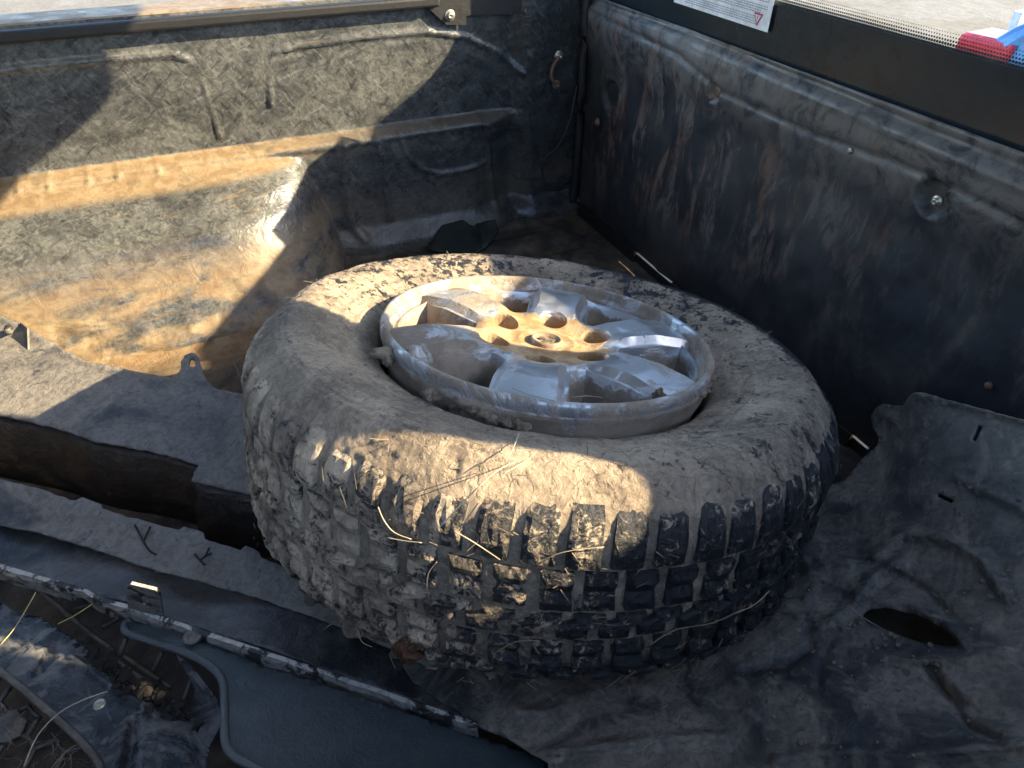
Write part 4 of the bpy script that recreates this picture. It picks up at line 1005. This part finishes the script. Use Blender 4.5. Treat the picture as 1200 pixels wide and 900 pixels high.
straw([W_(516, 617, .004), W_(548, 583, .012), W_(582, 552, .012), W_(604, 541, .006)], 'longest straw lying across the sunlit tyre sidewall')
straw([W_(608, 508, .0), W_(601, 526, .008), W_(592, 541, .006)], 'short straw standing just below the rim on the tyre sidewall')
straw([W_(590, 555, .008), W_(606, 546, .010), W_(622, 537, .008)], 'right-hand straw of the crossed pair on the sunlit sidewall')
straw([W_(560, 590, .006), W_(548, 607, .006), W_(538, 622, .004)], 'short straw at the lower left of the crossed straws', .001, M_twig)
straw([T_(443, 594), T_(450, 610), T_(462, 624), T_(482, 632)], 'curved pale straw hooked over the tyre shoulder on the left')
straw([T_(453, 630), T_(475, 634), T_(494, 636)], 'straight pale straw lying level on the left tread blocks')
straw([T_(532, 622), T_(556, 636), T_(586, 656)], 'pale straw slanting down across the central shoulder blocks')
straw([T_(512, 658), T_(502, 672), T_(500, 690)], 'small hooked straw hanging in a tread groove')
straw([T_(625, 662), T_(660, 647), T_(708, 641)], 'thin straw bridging two tread blocks right of the sunlight', .0008)
straw([T_(580, 765), T_(605, 752), T_(632, 751)], 'greyish straw low on the tread near the bottom', .0009, M_twig)
straw([T_(760, 757), T_(792, 738), T_(835, 730), T_(870, 714)], 'muddy straw running along the lower right tread', .0012, M_twig)
straw([T_(862, 719), T_(885, 708), T_(902, 692)], 'pale straw sticking out at the lower right of the tread', .001)
straw([T_(420, 738), T_(424, 752), T_(436, 758)], 'tiny hooked straw under the lower left of the tyre', .0007)
straw([W_(655, 468, -.03), W_(670, 466, -.012), W_(688, 464, -.008), W_(706, 466, -.02)], 'thin straw lying in the front opening of the rim', .0008)
straw([W_(600, 455, -.001), W_(622, 463, .002), W_(650, 470, .003)], 'dark thin straw across the front spoke', .0007, M_twig)
straw([W_(430, 470, -.005), W_(470, 480, .001), W_(520, 497, .002)], 'muddy straw stuck on the shaded left sidewall', .0008, M_twig)
straw([W_(850, 500, -.01), W_(868, 478, .0), W_(885, 462, .002)], 'muddy straw on the right sidewall', .0009, M_twig)
straw([W_(856, 430, -.004), W_(850, 418, .003), W_(845, 410, .002)], 'short pale straw on the right sidewall beside the rim', .0008)
straw([pz(0, 756, .13), pz(14, 740, .135), pz(26, 722, .145), pz(42, 694, .150)], 'upright yellow straw at the left edge above the grille', .0014, M_straw2)
straw([pz(68, 731, .12), pz(88, 721, .125), pz(108, 708, .13)], 'yellow straw lying in the dark gap right of the upright one', .0013, M_straw2)
straw([pz(28, 898, .14), pz(44, 862, .145), pz(70, 835, .15), pz(98, 820, .15), pz(126, 810, .145)], 'long pale curved straw over the grille mesh', .0014, M_straw)
straw([pz(60, 900, .13), pz(78, 880, .135), pz(92, 872, .13)], 'bent straw caught in the hexagonal mesh', .001, M_twig)
straw([pz(95, 532, .10), pz(115, 548, .08), pz(132, 568, .05), pz(136, 577, .05)], 'thin straw hanging from the upper flange of the bumper cover', .0008)
straw([pz(162, 575, .06), pz(190, 580, .06), pz(220, 586, .06)], 'straight straw in the dark opening of the bumper cover', .0008)
straw([pz(1145, 648, .17), pz(1165, 672, .175), pz(1182, 702, .18)], 'thin straw at the right edge of the fender liner', .0009, M_twig)
straw([pz(1100, 780, .17), pz(1140, 778, .175), pz(1180, 763, .175)], 'long thin straw below the oval hole in the fender liner', .0009, M_twig)
straw([pz(998, 712, .15), pz(1012, 724, .155), pz(1036, 738, .15)], 'pale straw crossing the end of the oval hole', .0009, M_straw)
straw([pz(548, 830, .10), pz(558, 840, .10), pz(566, 848, .10)], 'short pale straw on the scraped bumper edge below the tyre', .0011, M_straw)
def twig(pxs, z, label):
    root = empty('twig', tuple(pz(pxs[0][0][0], pxs[0][0][1], z)), label, 'twig', 'small dark twigs stuck on the bumper cover')
    for ln in pxs:
        o_ = tube('branch', [pz(x, y, z+.001) for x, y in ln], .0013, M_mesh_dark, None, n=3, seg=5); o_.parent = root; o_.matrix_parent_inverse = Matrix.Translation(-root.location)
M_mesh_dark = flat('dark_wet_twig', (.018, .016, .015), .8)
twig([[(176, 617), (170, 630), (168, 634)], [(158, 615), (165, 628), (168, 634), (175, 645), (183, 650)]], .131, 'dark forked twig on the dusty lower lip of the bumper cover, nearer the opening')
twig([[(245, 642), (240, 652), (234, 656)], [(228, 649), (234, 656), (240, 662)], [(248, 648), (240, 652)]], .126, 'dark forked twig on the dusty lower lip, closer to the tyre')
def roots():
    r = random.Random(21); V = []; F = []
    for k in range(46):
        x, y = r.uniform(-5, 105), r.uniform(800, 905)
        if y < 795+x*.8: continue
        P_ = []; a = r.uniform(0, 6.28); z = .112+r.uniform(0, .02)
        for t in range(6): P_.append(pz(x, y, z)); a += r.gauss(0, .7); x += math.cos(a)*7; y += math.sin(a)*6; z += r.uniform(-.003, .003)
        P_ = smoothline(P_, 2); b0 = len(V)
        for i, p in enumerate(P_):
            for q_ in (Vector((.0005, 0, 0)), Vector((0, .0005, 0)), Vector((0, 0, .0005))): V.append(p+q_)
            if i: 
                for j in range(3): F.append((b0+3*i-3+j, b0+3*i-3+(j+1) % 3, b0+3*i+(j+1) % 3, b0+3*i+j))
    tag(mobj('dry_roots', V, F, M_twig), kind='stuff')
roots()
# fine chopped fibres mixed into the mud of the tyre: too many to count
def fibres():
    V = []; F = []; r = random.Random(11)
    def add(p, q_, wd, up):
        d_ = (q_-p).normalized(); s1 = d_.cross(up).normalized()*wd; s2 = up.normalized()*wd*.8; b = len(V)
        V.extend([p-s1, p+s1, p+s2, q_-s1*.5, q_+s1*.5, q_+s2*.5]); F.extend([(b, b+1, b+4, b+3), (b+1, b+2, b+5, b+4), (b+2, b, b+3, b+5), (b, b+2, b+1), (b+3, b+4, b+5)])
    for k in range(650):
        deg = r.gauss(225, 55)
        if r.random() < .55:
            R_ = r.uniform(.22, .32); h = float(np.interp(R_, [.212, .228, .25, .27, .288, .303, .316, .326], [-.042, -.030, -.016, -.005, 0, -.002, -.010, -.022])); nrm = Vector((0, 0, 1))
            p = Vector(wpt(R_, deg, h+.002))
        else:
            h = -r.uniform(.03, .215); nrm = Vector((math.cos(math.radians(deg)), math.sin(math.radians(deg)), 0)); p = Vector(wpt(.350, deg, h))
        t = Vector((r.gauss(0, 1), r.gauss(0, 1), r.gauss(0, 1))); t = (t-nrm*t.dot(nrm)*.85).normalized(); add(p, p+t*r.uniform(.004, .018), r.uniform(.0003, .0007), nrm)
    o_ = mobj('plant_fibres', V, F, M_twig, ty, False); tag(o_, kind='stuff')
fibres()
